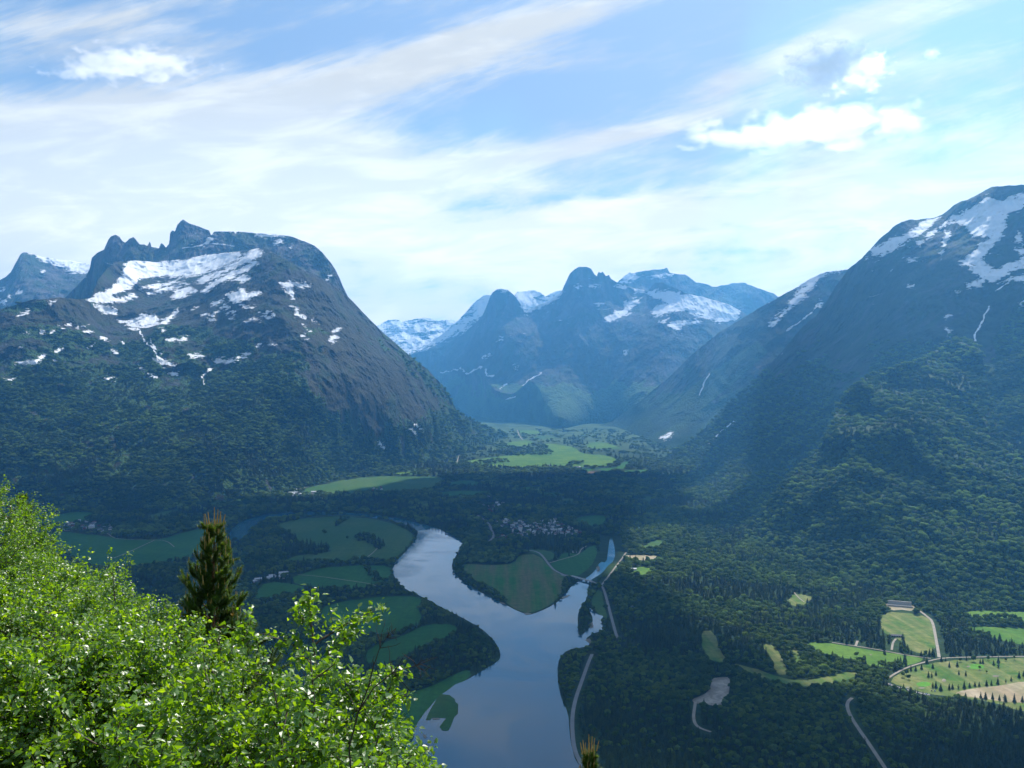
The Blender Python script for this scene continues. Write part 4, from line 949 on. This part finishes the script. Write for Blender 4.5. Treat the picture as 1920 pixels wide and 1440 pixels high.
# golf course buildings
def long_building(u, v, w, d, h, rz, label):
    e = empty('long_building', tuple(gp(u, v, 0.2))); e.rotation_euler = (0, 0, rz); setp(e, label, 'building')
    b = MB(); b.box((0, 0, h/2), (w, d, h)); obj('wall', b.mesh('wall', M_greyw), e)
    b = MB(); b.gable(w, d, h, 1.8, 0, 1.2, 0.35); obj('roof', b.mesh('roof', M_roof_d), e)
    for i in range(6):
        b = MB(); b.box((-w/2+(i+.5)*w/6, -d/2-0.03, h*0.45), (w/6*0.7, 0.1, h*0.75)); obj('bay_opening', b.mesh('bay_opening', M_glass), e)
long_building(1681, 1194, 22, 7, 3.2, -0.2, 'long dark roofed range shed at the left edge of the practice field')
def terrace():
    A = gp(1664, 1137, 0.2); B = gp(1712, 1141, 0.2)
    c = (A+B)/2; L = float(np.linalg.norm(B-A)); rz = math.atan2(B[1]-A[1], B[0]-A[0])
    e = empty('stone_terrace', tuple(c)); e.rotation_euler = (0, 0, rz); setp(e, 'grey two stepped stone terrace above the practice field', 'terrace')
    for i in range(2):
        b = MB(); b.box((0, 6+i*20, 1.5+i*3), (L-i*4, 6, 3+i*6)); obj('retaining_wall', b.mesh('retaining_wall', M_conc), e)
        b = MB(); b.box((0, 3.0+i*20, 3.4+i*6), (L-i*4, 1.0, 0.8)); obj('coping', b.mesh('coping', M_track), e)
terrace()
# parked cars beside the golf course
def car_mesh(m):
    b = MB()
    b.box((0, 0, 0.55), (4.4, 1.8, 0.6), 0); b.box((-0.2, 0, 1.1), (2.4, 1.6, 0.55), 1); b.box((-0.2, 0, 1.41), (2.2, 1.5, 0.08), 0)
    for x in (-1.35, 1.35):
        for y in (-0.85, 0.85):
            a = np.arange(10)/10*6.283
            P = np.concatenate([np.stack([x+np.cos(a)*.33, a*0+y-.1, .33+np.sin(a)*.33], -1), np.stack([x+np.cos(a)*.33, a*0+y+.1, .33+np.sin(a)*.33], -1)])
            b.add(P, [[i, (i+1) % 10, (i+1) % 10+10, i+10] for i in range(10)] + [list(range(10))[::-1], list(range(10, 20))], 2)
    return b.mesh('car', [m, M_glass, M_roof_d])
carm = [(car_mesh(simple('car_blue', (0.05, 0.12, 0.35), 0.3, 0.02, 1, 0.6)), 'blue'), (car_mesh(simple('car_silver', (0.5, 0.52, 0.55), 0.3, 0.02, 1, 0.6)), 'silver'), (car_mesh(simple('car_black', (0.03, 0.03, 0.035), 0.3, 0.02, 1, 0.6)), 'black')]
for i, (u, v) in enumerate([(1669,1284.5),(1676,1287),(1684,1289.5),(1700,1294),(1708,1296),(1716,1298.5),(1737,1302.5),(1742,1303.5),(1747,1296),(1753,1296.5)]):
    me, cn_ = carm[i % 3]
    o = bpy.data.objects.new('parked_car', me); COL.objects.link(o); o.location = gp(u, v, 0.75); o.rotation_euler = (0, 0, 1.1 + random.uniform(-.1, .1))
    setp(o, cn_ + ' car parked on the strip beside the golf rough', 'car', 'cars parked beside the golf course')

# bridge
def bridge():
    A = gp(1106, 1092.5, 0); B = gp(1074, 1083.5, 0); c = (A+B)/2; L = float(np.linalg.norm(B-A))+14; rz = math.atan2(B[1]-A[1], B[0]-A[0])
    e = empty('road_bridge', (c[0], c[1], 0.0)); e.rotation_euler = (0, 0, rz); setp(e, 'pale concrete road bridge over the side river', 'bridge')
    b = MB(); b.box((0, 0, 4.6), (L, 9, 0.9))
    for s in (-1, 1): b.box((0, s*4.1, 5.2), (L, 0.5, 0.35))
    obj('deck', b.mesh('deck', M_conc), e)
    for s in (-1, 1):
        b = MB(); b.box((0, s*4.2, 6.3), (L, 0.12, 0.12)); b.box((0, s*4.2, 5.9), (L, 0.08, 0.08))
        for i in range(int(L/3)): b.box((-L/2+1.5+i*3, s*4.2, 5.85), (0.12, 0.12, 0.95))
        obj('railing', b.mesh('railing', M_metal), e)
    for i in range(3):
        b = MB(); b.box(((i-1)*L/4, 0, 1.9), (1.4, 7, 4.5)); obj('pier', b.mesh('pier', M_conc), e)
    for s in (-1, 1):
        b = MB(); b.add(np.array([[s*L/2, -4.5, 5.0],[s*L/2, 4.5, 5.0],[s*(L/2+45), 4.5, 0.4],[s*(L/2+45), -4.5, 0.4],[s*L/2, -9, 0],[s*L/2, 9, 0],[s*(L/2+45), 5, 0],[s*(L/2+45), -5, 0]]),
              [[0,1,2,3],[0,4,5,1],[1,5,6,2],[3,2,6,7],[0,3,7,4]]); obj('ramp', b.mesh('ramp', M_road), e)
bridge()

# ------------------------------------------------------------------ foreground birches
def tube(b, P, Rr, sg=5):
    P = np.asarray(P, float); n = len(P)
    T = np.gradient(P, axis=0); T /= np.linalg.norm(T, axis=1)[:, None]+1e-9
    x, y = orthobasis(T); a = np.arange(sg)/sg*6.283
    V = P[:, None] + (x[:, None]*np.cos(a)[None, :, None] + y[:, None]*np.sin(a)[None, :, None])*np.asarray(Rr)[:, None, None]
    Fc = [[i*sg+j, i*sg+(j+1) % sg, (i+1)*sg+(j+1) % sg, (i+1)*sg+j] for i in range(n-1) for j in range(sg)]
    b.add(V.reshape(-1, 3), Fc)

LT = np.array([[0,0,0],[-.36,.30,.10],[-.24,.66,.07],[0,1,-.06],[.24,.66,.07],[.36,.30,.10],[0,.45,-.02]])
LF = np.array([[0,6,1],[1,6,2],[2,6,3],[3,6,4],[4,6,5],[5,6,0]])
def leaf_mesh(name, C, axis, nrm, size, mat, rnd):
    axis = axis/np.linalg.norm(axis, axis=1)[:, None]
    x = np.cross(axis, nrm); x /= np.linalg.norm(x, axis=1)[:, None]+1e-9; z = np.cross(x, axis)
    k = len(C)
    V = C[:, None] + size[:, None, None]*(x[:, None]*LT[None, :, 0:1] + axis[:, None]*LT[None, :, 1:2] + z[:, None]*LT[None, :, 2:3])
    Fc = (LF[None] + (np.arange(k)*7)[:, None, None]).reshape(-1, 3)
    return mesh_np(name, V.reshape(-1, 3), Fc, mat, attrs={'rnd': np.repeat(rnd, 7)})

def curve(p0, d, L, n, bend, r, up=0.0):
    P = [np.array(p0, float)]; d = np.array(d, float); d /= np.linalg.norm(d)
    for i in range(n):
        d = d + r.normal(size=3)*bend + np.array([0, 0, up]); d /= np.linalg.norm(d)
        P.append(P[-1] + d*L/n)
    return np.array(P)

def birch(base, H, rad, nleaf, ls, seed, label, dead=False, lean=(0, 0)):
    r = np.random.default_rng(seed)
    root = empty('birch_tree', tuple(base)); setp(root, label, 'tree', 'birch trees of the near hillside')
    wood = MB(); twigs = MB() if dead or seed != 103 else wood; tw = []
    nst = 2 if H < 6 else 1
    stems = []
    for s in range(nst):
        d = np.array([lean[0] + (0.25*(s-0.5) if nst > 1 else 0), lean[1] + r.uniform(-.1, .1), 1.0])
        P = curve((0, 0, 0), d, H*(0.97 if s == 0 else 0.85), 12, 0.06, r, 0.03)
        tube(wood, P, np.linspace(0.012*H+0.006, 0.004, len(P)), 6); stems.append(P)
    nb = int(16 + H*2.5)
    for P in stems:
        for i in range(nb):
            t = 0.18 + 0.8*(i+r.uniform(0, 1))/nb
            k = t*(len(P)-1); k0 = int(min(k, len(P)-2)); p = P[k0]*(1-(k-k0)) + P[k0+1]*(k-k0)
            a = i*2.4 + r.uniform(-.5, .5); up = r.uniform(0.25, 0.9)
            L = rad*(1.15 - 0.75*max(0, t-0.35)/0.65)*r.uniform(0.7, 1.1)
            if t > 0.9: L *= 0.55
            B = curve(p, (math.cos(a), math.sin(a), up), L, 7, 0.13, r, 0.04)
            tube(wood, B, np.linspace(0.006+L*0.006, 0.0025, len(B)), 4)
            for j in range(6 if not dead else 4):
                q = r.uniform(0.25, 1.0)*(len(B)-1); q0 = int(min(q, len(B)-2)); pp = B[q0]
                dd = (B[min(q0+1, len(B)-1)]-B[q0]); dd = dd/np.linalg.norm(dd) + r.normal(size=3)*0.75 + np.array([0, 0, .2])
                Tw = curve(pp, dd, L*r.uniform(0.22, 0.5), 4, 0.2, r, 0.0)
                tube(twigs, Tw, np.linspace(0.0032, 0.0014, len(Tw)), 3); tw.append(Tw)
            tw.append(B[3:])
    for P in stems: tw.append(P[-4:])
    obj('trunk', wood.mesh('trunk', M_bark_birch, True), root)
    if twigs is wood: pass
    elif not dead: obj('twigs', twigs.mesh('twigs', M_bark, True), root)
    else: obj('dead_twigs', twigs.mesh('dead_twigs', M_bark, True), root); return root
    lens = np.array([np.linalg.norm(t[-1]-t[0]) for t in tw]); pr = lens/lens.sum()
    which = r.choice(len(tw), nleaf, p=pr)
    C = np.zeros((nleaf, 3)); 
    for i, wi in enumerate(which):
        T = tw[wi]; q = r.uniform(0, 1)*(len(T)-1); q0 = int(min(q, len(T)-2)); C[i] = T[q0]*(1-q+q0)+T[q0+1]*(q-q0)
    C = C + r.normal(size=C.shape)*ls*0.75
    ax = r.normal(size=(nleaf, 3))*np.array([1, 1, 0.6]) + np.array([0, 0, -0.45])
    nr = r.normal(size=(nleaf, 3))*0.75 + np.array([0, -0.15, 0.9])
    rnd = np.clip(r.uniform(0, 1, nleaf)*0.75 + 0.25*(C[:, 2]/H), 0, 1)
    me = leaf_mesh('crown', C, ax, nr, r.uniform(0.45, 1.4, nleaf)*ls*np.where(r.random(nleaf) < 0.06, 1.35, 1.0), M_leaf, rnd)
    obj('crown', me, root)
    return root

def at(u, v, Y): return np.array([(u-CU)/F*Y, Y, CAMZ + (CV-v)/F*Y])
BIR = [  # crown top (u, v), distance, radius, leaves, label
 (598,1112,6.6,1.05,11000,'tallest near birch bush, just right of the pine'),
 (520,1175,6.2,1.0,9000,'near birch bush filling the bottom centre below the pine'),
 (432,1180,7.4,1.1,9500,'near birch bush directly below the pine trunk'),
 (300,1160,8.0,1.2,10000,'near birch bush left of the pine foot'),
 (160,1190,7.6,1.2,10000,'near birch bush low in the left part, right of the corner'),
 (30,1215,7.2,1.2,9000,'near birch bush in the bottom left corner'),
 (655,1205,5.9,0.85,7500,'near birch bush right of the tallest bush'),
 (676,1308,5.4,0.6,5000,'rightmost leafy birch bush over the grassy bank'),
 (420,1300,5.2,0.9,6500,'lowest near birch bush at the bottom edge, below the pine'),
 (230,1320,5.2,0.9,6500,'lowest near birch bush at the bottom edge, left of centre'),
 (600,1300,5.0,0.8,5500,'lowest near birch bush at the bottom edge, right part'),
 (270,1135,13.5,1.5,12000,'middle distance birch between the slope and the pine'),
 (175,1112,15,1.7,13000,'middle distance birch on the slope left of the pine'),
 (105,1062,17,1.7,14000,'birch on the slope crest at the field edge'),
 (50,1110,14,1.7,13000,'dense birch on the left slope under the crest'),
 (62,1015,20,1.5,14000,'birch under the dark spruce at the left edge'),
 (2,882,22,1.7,15000,'highest birch at the left edge of the photo'),
 (-25,975,19,1.8,12000,'birch cut by the left edge under the highest birch'),
 (335,1150,12,1.1,9000,'birch half hidden behind the near bush left of the pine'),
 (226,1058,14,0.5,1400,'slim young birch poking up from the slope'),
 (20,1120,12,1.6,11000,'birch in the left edge middle of the slope'),
 (130,1130,11,1.4,11000,'birch on the lower slope behind the near bushes'),
 (775,1418,9.5,0.45,1800,'small bush poking in at the bottom edge by the river'),
 (680,1405,5.2,0.6,4200,'near birch bush at the bottom edge beside the small bush'),
]
for i, (u, v, Y, rad, nl, lb) in enumerate(BIR):
    T = at(u, v, Y); gz = float(hill_z(T[0], T[1])) - 0.1
    H = max(1.2, T[2]-gz)
    if u > 690 : H = min(H, 3.5); gz = T[2]-H
    birch((T[0], T[1], gz), H, rad, int(nl*(1.2 if Y < 9 else 1.2)), 0.043 if Y < 9 else 0.048, 100+i, lb)
# dead bare shrub with its branches reaching past the bushes
def dead_shrub():
    O = at(700, 1400, 5.3); root = empty('dead_shrub', (O[0], O[1], float(hill_z(O[0], O[1])))); base = np.array(root.location)
    setp(root, 'bare dead shrub with dark twigs reaching over the river bank', 'shrub')
    r = np.random.default_rng(9)
    def poly(pts, Y=5.2): return [at(a, b, Y) - base for a, b in pts]
    for k, pts in enumerate([[(655,1400),(672,1335),(690,1290),(700,1250),(712,1215),(725,1195),(742,1178)], [(672,1335),(700,1290),(735,1262),(780,1248),(820,1232)]]):
        b = MB(); P = np.array(poly(pts)); 
        if k == 0: P = np.concatenate([[[0, 0, 0]], P])
        tube(b, P, np.linspace(0.006 if k == 0 else 0.005, 0.0016, len(P)), 5)
        for j in range(14):
            i = r.integers(2, len(P)-1); d = (P[i]-P[i-1]); d = d/np.linalg.norm(d) + r.normal(size=3)*0.7
            Tw = curve(P[i], d, r.uniform(0.05, 0.22), 4, 0.25, r); tube(b, Tw, np.linspace(0.003, 0.0012, 5), 3)
        obj('branch', b.mesh('branch', M_bark, True), root)
dead_shrub()

# ------------------------------------------------------------------ pines
def pine(base, H, rad, seed, label, candles=True, dens=1.0):
    r = np.random.default_rng(seed); root = empty('pine_tree', tuple(base)); setp(root, label, 'tree')
    wood = MB(); cand = MB(); NC = []; ND = []
    P = curve((0, 0, 0), (0.02, 0, 1), H, 14, 0.02, r, 0.05); P[:, :2] -= np.linspace(0, 1, len(P))[:, None]*P[-1, :2]; tube(wood, P, np.linspace(0.018*H, 0.006, len(P)), 7)
    wh = int(H/0.17)
    for i in range(wh):
        t = 0.12 + 0.87*i/wh; k = t*(len(P)-1); k0 = int(min(k, len(P)-2)); p = P[k0]*(1-k+k0)+P[k0+1]*(k-k0)
        for j in range(r.integers(5, 7)):
            a = j*1.2 + i*0.7 + r.uniform(-.35, .35)
            L = rad*(1-t)**0.75*r.uniform(0.5, 1.15) + 0.07
            B = curve(p, (math.cos(a), math.sin(a), 0.12+0.6*t), L, 7, 0.09, r, 0.08)
            tube(wood, B, np.linspace(0.006+0.009*L, 0.003, len(B)), 4)
            segs = [(B[2:], 1.0)]
            for q in range(int(4+L*8)):
                b0 = r.integers(2, len(B)-1); d = B[b0+1]-B[b0]; d = d/np.linalg.norm(d)+r.normal(size=3)*0.6+np.array([0, 0, .3])
                S = curve(B[b0], d, L*r.uniform(.2, .42)+0.04, 4, 0.1, r, 0.12); tube(wood, S, np.linspace(0.004, 0.002, 5), 3); segs.append((S, 1.0))
                if candles and t > 0.5 and r.random() < 0.25: tube(cand, np.array([S[-1], S[-1]+[r.normal()*.01, r.normal()*.01, r.uniform(.04, .10)]]), [0.007, 0.004], 4)
            for S, w in segs:
                ln = np.linalg.norm(S[-1]-S[0]); nn = int(ln*900*dens)
                q = r.uniform(0, 1, nn)*(len(S)-1); q0 = np.minimum(q.astype(int), len(S)-2); fr = (q-q0)[:, None]
                C = S[q0]*(1-fr)+S[q0+1]*fr; D = S[q0+1]-S[q0]; D = D/np.linalg.norm(D, axis=1)[:, None]
                NC.append(C); ND.append(D*0.8 + r.normal(size=C.shape)*0.65)
            if candles and t > 0.35: tube(cand, np.array([B[-1], B[-1]+[0, 0, r.uniform(.06, .15)*(1 if t < .8 else 1.5)]]), [0.009, 0.005], 5)
    if candles:
        for dx in (0, .07, -.07, .04, -0.1, .12): tube(cand, np.array([P[-1]+[dx, dx*.5, -0.02], P[-1]+[dx*1.3, dx*.5, .25-abs(dx)]]), [0.012, 0.006], 5)
    C = np.concatenate(NC); D = np.concatenate(ND); D /= np.linalg.norm(D, axis=1)[:, None]; k = len(C)
    x, y = orthobasis(D); ln = r.uniform(.04, .075, k)[:, None]
    V = np.stack([C-x*0.0045, C+x*0.0045, C+D*ln], 1).reshape(-1, 3)
    Fc = np.arange(3*k).reshape(k, 3)
    obj('trunk', wood.mesh('trunk', M_pinebark, True), root)
    obj('crown', mesh_np('crown', V, Fc, M_needle, attrs={'rnd': np.repeat(np.where(fbm(C[:, 0]*4, C[:, 1]*4, C[:, 2]*4, 2) > 0.55, 0.97, r.uniform(0, 0.84, k)), 3)}), root)
    if candles: obj('candles', cand.mesh('candles', M_candle, True), root)
    print('PINE needles', k)
T = at(402, 962, 14.0); gz = float(hill_z(T[0], T[1])); pine((T[0], T[1], T[2]-4.2), 4.05, 1.25, 21, 'dark young pine with upright tan candles against the fields', dens=1.3)
T = at(42, 925, 24.0); pine((T[0], T[1], T[2]-4.5), 4.5, 1.1, 22, 'dark conifer half hidden behind the birch at the left edge', candles=False)
T = at(1104, 1402, 13.0); pine((T[0], T[1], T[2]-1.6), 1.55, 0.38, 23, 'small conifer tip poking up at the bottom edge right of the river', dens=1.2)

# ------------------------------------------------------------------ clouds
SUN_AZ = math.radians(26); SUN_EL = math.radians(50)
sd = np.array([math.sin(SUN_AZ)*math.cos(SUN_EL), math.cos(SUN_AZ)*math.cos(SUN_EL), math.sin(SUN_EL)])
M_shade_cloud = simple('shade_cloud_white', (0.85, 0.86, 0.88), 1.0, 0.03, 0.001, 0.0)
def shade_cloud(name, poly, zc, label, seed, namp=700):  # opaque slab above the frame, outline set by the ground shadow wanted
    sh = sd*(zc/sd[2]); q = np.array(poly, float) + sh[:2]
    x0, y0 = q.min(0)-300; x1, y1 = q.max(0)+300; st = 60.0
    xs = np.arange(x0, x1, st); ys = np.arange(y0, y1, st); XX, YY = np.meshgrid(xs, ys)
    d = distline(XX, YY, [tuple(p) for p in q], True); d = np.where(inpoly(XX, YY, [tuple(p) for p in q]), d, -d)
    nz = fbm(XX/900+seed, YY/900, XX*0+seed, 5)
    d = d + nz*namp
    keep = d > 0
    th = np.sqrt(np.clip(d, 0, 900))*9
    bump = fbm(XX/250, YY/250, XX*0+seed, 4)
    top = zc + th*(1+0.4*bump) + 5; bot = zc - th*0.4*(1+0.5*bump) - 5
    ny, nx = XX.shape; idx = np.arange(ny*nx).reshape(ny, nx)
    cell = keep[:-1, :-1] & keep[1:, :-1] & keep[:-1, 1:] & keep[1:, 1:]
    jj, ii = np.nonzero(cell)
    Ft = np.stack([idx[jj, ii], idx[jj, ii+1], idx[jj+1, ii+1], idx[jj+1, ii]], -1)
    Fb = Ft[:, ::-1] + ny*nx
    V = np.concatenate([np.stack([XX, YY, top], -1).reshape(-1, 3), np.stack([XX, YY, bot], -1).reshape(-1, 3)])
    Fa = np.concatenate([Ft, Fb]); usedv = np.unique(Fa); mp = np.full(len(V), -1); mp[usedv] = np.arange(len(usedv))
    o = obj(name, mesh_np(name, V[usedv], mp[Fa], M_shade_cloud, smooth=True, fsize=4)); setp(o, label, 'cloud')
    return o
shade_cloud('cloud', [(-3800,1300),(-1500,500),(-600,250),(-150,0),(250,-100),(900,100),(1500,700),(1300,1330),(700,1360),(520,1500),(330,1950),(330,2600),(550,3300),(900,4200),(1200,5200),(500,5500),(-600,5100),(-1000,4200),(-2000,3900),(-3800,3600)], 5500, 'broad high cloud out of view, shaped to shade the near valley', 1.0, 420)  # unseen blocker, outline drawn to darken the near valley and its air
shade_cloud('cloud', [(650,3380),(1000,3330),(1250,3480),(1600,3680),(1900,3450),(2300,3050),(2900,3150),(2700,3650),(2100,3900),(2000,4300),(2000,5600),(1900,6300),(1500,6500),(1250,5600),(1050,4300)], 5500, 'high cloud added out of view to shade the flank of the right mountain', 3.0, 250)  # unseen blocker, added to darken the mountain flank behind the knoll

# visible puffy clouds
def puff(u, v, Y, wpx, hpx, seed, label, dens, tilt=0.0, n=9):
    r = np.random.default_rng(seed)
    c = at(u, v, Y); W = wpx/F*Y; H = hpx/F*Y
    import bmesh
    bm = bmesh.new()
    bmesh.ops.create_icosphere(bm, subdivisions=5, radius=1.0)
    me = bpy.data.meshes.new('cloud'); bm.to_mesh(me); bm.free()
    k = len(me.vertices); co = np.zeros(k*3); me.vertices.foreach_get('co', co); co = co.reshape(-1, 3)
    nz = fbm(co[:, 0]*1.6+seed, co[:, 1]*1.6, co[:, 2]*1.6, 3)
    co = co*(1.0 + 0.5*nz[:, None])*1.0
    co = co*np.array([W/2, W/3.2, H/2])*1.25
    me.vertices.foreach_set('co', co.ravel().astype(np.float32)); me.update()
    o = obj('cloud', me, loc=tuple(c)); o.rotation_euler = (0, tilt, 0); setp(o, label, 'cloud')
    m = bpy.data.materials.new('cloud_volume'); m.use_nodes = True; t = NT(m.node_tree)
    t.n.remove(t.n['Principled BSDF'])
    tc = t.n.new('ShaderNodeTexCoord').outputs['Object']
    s3 = t.mapping(tc, (2/W, 2*1.5/W, 2/H))
    ln = t.n.new('ShaderNodeVectorMath'); ln.operation = 'LENGTH'; t.l.new(s3, ln.inputs[0])
    base = t.sub(1.0, ln.outputs['Value'])
    nn = t.noise(t.mapping(tc, (1, 1, 1.6), loc=(seed*100, 0, 0)), 3.2/W*2, 7, 0.62, 0.3)
    dn = t.add(t.mul(base, 0.55), t.mul(t.sub(nn, 0.5), 2.3))
    dn = t.mul(t.step(dn, 0.05, 0.42), dens)
    pv = t.n.new('ShaderNodeVolumePrincipled'); pv.inputs['Color'].default_value = (1.0, 1.0, 1.0, 1)
    t.l.new(dn, pv.inputs['Density']); pv.inputs['Anisotropy'].default_value = 0.45
    t.l.new(pv.outputs[0], t.n['Material Output'].inputs['Volume'])
    me.materials.append(m)
    m.cycles.volume_step_rate = 1.0
    return o
PUFFS = True
if PUFFS:
    puff(1570, 126, 8400, 185, 90, 1, 'round grey bottomed cloud high on the right', 0.0075, 0.1)
    puff(1510, 245, 9500, 440, 42, 2, 'long white cloud above the right mountain', 0.0048, -0.03)
    puff(235, 125, 8600, 285, 27, 3, 'long white cloud high on the left', 0.006, -0.05)
    puff(1748, 101, 8400, 34, 22, 5, 'tiny white cloud puff at the upper right', 0.006)

# ------------------------------------------------------------------ haze box
def haze(density):
    b = MB(); b.box((0, 8000, 1180), (36000, 20400, 2920))
    m = bpy.data.materials.new('haze_air'); m.use_nodes = True; t = NT(m.node_tree); t.n.remove(t.n['Principled BSDF'])
    pv = t.n.new('ShaderNodeVolumePrincipled'); pv.inputs['Color'].default_value = HAZE_COL
    pv.inputs['Density'].default_value = density; pv.inputs['Anisotropy'].default_value = 0.5
    t.l.new(pv.outputs[0], t.n['Material Output'].inputs['Volume'])
    o = obj('haze', b.mesh('haze', m)); setp(o, 'blue air haze filling the valley', kind='stuff')
HAZE_COL = (0.17, 0.54, 1.0, 1); HAZE_D = 6.8e-5
haze(HAZE_D)

# ------------------------------------------------------------------ world
w = bpy.data.worlds.new('World'); SC.world = w; w.use_nodes = True
t = NT(w.node_tree)
for nd in list(t.n): t.n.remove(nd)
out = t.n.new('ShaderNodeOutputWorld'); bg = t.n.new('ShaderNodeBackground'); t.l.new(bg.outputs[0], out.inputs[0])
sky = t.n.new('ShaderNodeTexSky'); sky.sky_type = 'NISHITA'; sky.sun_disc = False
sky.sun_elevation = SUN_EL; sky.sun_rotation = SUN_AZ; sky.altitude = 500; sky.air_density = 1.0; sky.dust_density = 0.6; sky.ozone_density = 2.0
tc = t.n.new('ShaderNodeTexCoord').outputs['Generated']
sx = t.n.new('ShaderNodeSeparateXYZ'); t.l.new(tc, sx.inputs[0])
yy = t.math('MAXIMUM', sx.outputs[1], 0.12)
Uc = t.add(t.mul(t.math('DIVIDE', sx.outputs[0], yy), F), CU)
Vc = t.sub(CV, t.mul(t.math('DIVIDE', sx.outputs[2], yy), F))
cu = t.n.new('ShaderNodeCombineXYZ'); t.l.new(Uc, cu.inputs[0]); t.l.new(Vc, cu.inputs[1])
UV = cu.outputs[0]
def gauss(cx, cy, rx, ry, rot, amp):
    m = t.n.new('ShaderNodeMapping'); m.vector_type = 'TEXTURE'
    t.l.new(UV, m.inputs[0]); m.inputs['Location'].default_value = (cx, cy, 0); m.inputs['Rotation'].default_value = (0, 0, math.radians(rot)); m.inputs['Scale'].default_value = (rx, ry, 1)
    l = t.n.new('ShaderNodeVectorMath'); l.operation = 'DOT_PRODUCT'; t.l.new(m.outputs[0], l.inputs[0]); t.l.new(m.outputs[0], l.inputs[1])
    return t.mul(t.math('EXPONENT', t.mul(l.outputs['Value'], -1.0)), amp)
cov = t.step(Vc, 0, 430, 0.22, 0.98)
for gq in [(230,330,480,150,-4,0.75),(760,120,420,55,-16,0.42),(1100,20,170,22,-12,0.25),(1650,40,330,45,-22,0.5),(1420,130,330,30,-24,0.3),(1500,225,330,38,-4,-0.35),(560,40,200,22,-18,0.35),(250,20,260,30,-10,0.25),(100,40,260,50,5,0.22),(330,80,160,40,20,0.1),
           (900,210,260,55,-10,-0.55),(560,70,160,45,-15,-0.35),(1250,170,330,60,-18,-0.38),(1150,320,420,38,-8,-0.34),(1650,300,330,26,-5,-0.35),(1540,350,300,16,-4,-0.25),(60,150,220,35,5,-0.35),(1100,265,420,22,-10,0.25),
           (1610,320,110,36,-15,0.5),(330,215,200,38,8,0.35),(900,440,500,45,0,0.18),(1450,395,360,22,-2,0.3),(1880,300,160,30,-8,0.2),(740,390,90,12,0,-0.3),(1100,365,220,14,-6,-0.25),(1560,430,220,10,0,-0.3),(1380,470,260,10,0,-0.25)]:
    cov = t.add(cov, gauss(*gq))
def tmap(sx_, sy_, rot, lx=0, ly=0):
    m = t.n.new('ShaderNodeMapping'); m.vector_type = 'TEXTURE'; t.l.new(UV, m.inputs[0])
    m.inputs['Location'].default_value = (lx, ly, 0); m.inputs['Rotation'].default_value = (0, 0, math.radians(rot)); m.inputs['Scale'].default_value = (sx_, sy_, 1)
    return m.outputs[0]
m1 = tmap(620, 105, -17); s1 = t.noise(m1, 1.0, 8, 0.6, 0.9)
m2 = tmap(260, 62, -5, 900, 50); s2 = t.noise(m2, 1.0, 8, 0.6, 0.5)
m3 = tmap(85, 34, -10, 300, 700); s3 = t.noise(m3, 1.0, 7, 0.6, 0.3)
lowf = t.step(Vc, 280, 430)
s4 = t.noise(tmap(190, 22, -20, 100, 300), 1.0, 8, 0.65, 1.2)
st = t.add(t.mul(t.sub(s1, 0.5), 1.6), t.add(t.mul(t.sub(s3, 0.5), 0.5), t.mul(t.sub(s4, 0.5), 0.5)))
lo = t.add(t.mul(t.sub(s2, 0.5), 2.2), t.mul(t.sub(s3, 0.5), 1.2))
nz = t.add(t.mul(st, t.sub(1.0, lowf)), t.mul(lo, lowf))
dens = t.step(t.add(cov, nz), 0.15, 0.92)
# clouds get brighter and warmer toward the horizon, greyer in noise patches
cl = t.mix(t.step(s2, 0.42, 0.68), (6.0, 6.1, 5.8), (7.7, 7.7, 7.1))
cl = t.mix(t.step(Vc, 260, 560), cl, t.mix(1.0, cl, (1.28, 1.13, 1.0), 'MULTIPLY'))
hzn = t.step(Vc, 100, 560, 1.0, 1.55)
cl = t.mix(1.0, cl, t.n.new('ShaderNodeCombineXYZ').outputs[0], 'MULTIPLY') if False else cl
behind = t.step(sx.outputs[1], 0.0, 0.2)
dens = t.add(t.mul(dens, behind), t.mul(t.sub(1.0, behind), 0.35))
skyc = t.mix(1.0, sky.outputs[0], (1.06, 1.07, 1.0), 'MULTIPLY')
sc_ = t.n.new('ShaderNodeVectorMath'); sc_.operation = 'SCALE'; t.l.new(cl, sc_.inputs[0]); t.put(sc_.inputs['Scale'], hzn)
fin = t.mix(t.mul(dens, 0.95), skyc, sc_.outputs[0])
t.put(bg.inputs[0], fin); bg.inputs[1].default_value = 0.10

# ------------------------------------------------------------------ sun, camera, render
L = bpy.data.lights.new('sun', 'SUN'); L.energy = 5.0; L.angle = math.radians(0.5); L.color = (1.0, 0.95, 0.87)
so = bpy.data.objects.new('sun', L); COL.objects.link(so)
so.rotation_euler = Vector((-sd[0], -sd[1], -sd[2])).to_track_quat('-Z', 'Y').to_euler()
cam = bpy.data.cameras.new('camera'); co_ = bpy.data.objects.new('camera', cam); COL.objects.link(co_)
co_.location = (0, 0, CAMZ); co_.rotation_euler = (math.radians(90), 0, 0)
cam.sensor_width = 36; cam.lens = 36*F/1920; cam.clip_start = 0.1; cam.clip_end = 80000
SC.camera = co_
SC.view_settings.view_transform = 'Standard'; SC.view_settings.look = 'None'; SC.view_settings.exposure = 0.72; SC.view_settings.gamma = 1.0
cy = SC.cycles
cy.use_denoising = True
try: cy.denoiser = 'OPENIMAGEDENOISE'
except Exception: pass
cy.max_bounces = 8; cy.diffuse_bounces = 2; cy.glossy_bounces = 2; cy.transmission_bounces = 2; cy.volume_bounces = 7; cy.transparent_max_bounces = 8
cy.caustics_reflective = False; cy.caustics_refractive = False; cy.sample_clamp_indirect = 6.0
cy.volume_max_steps = 64
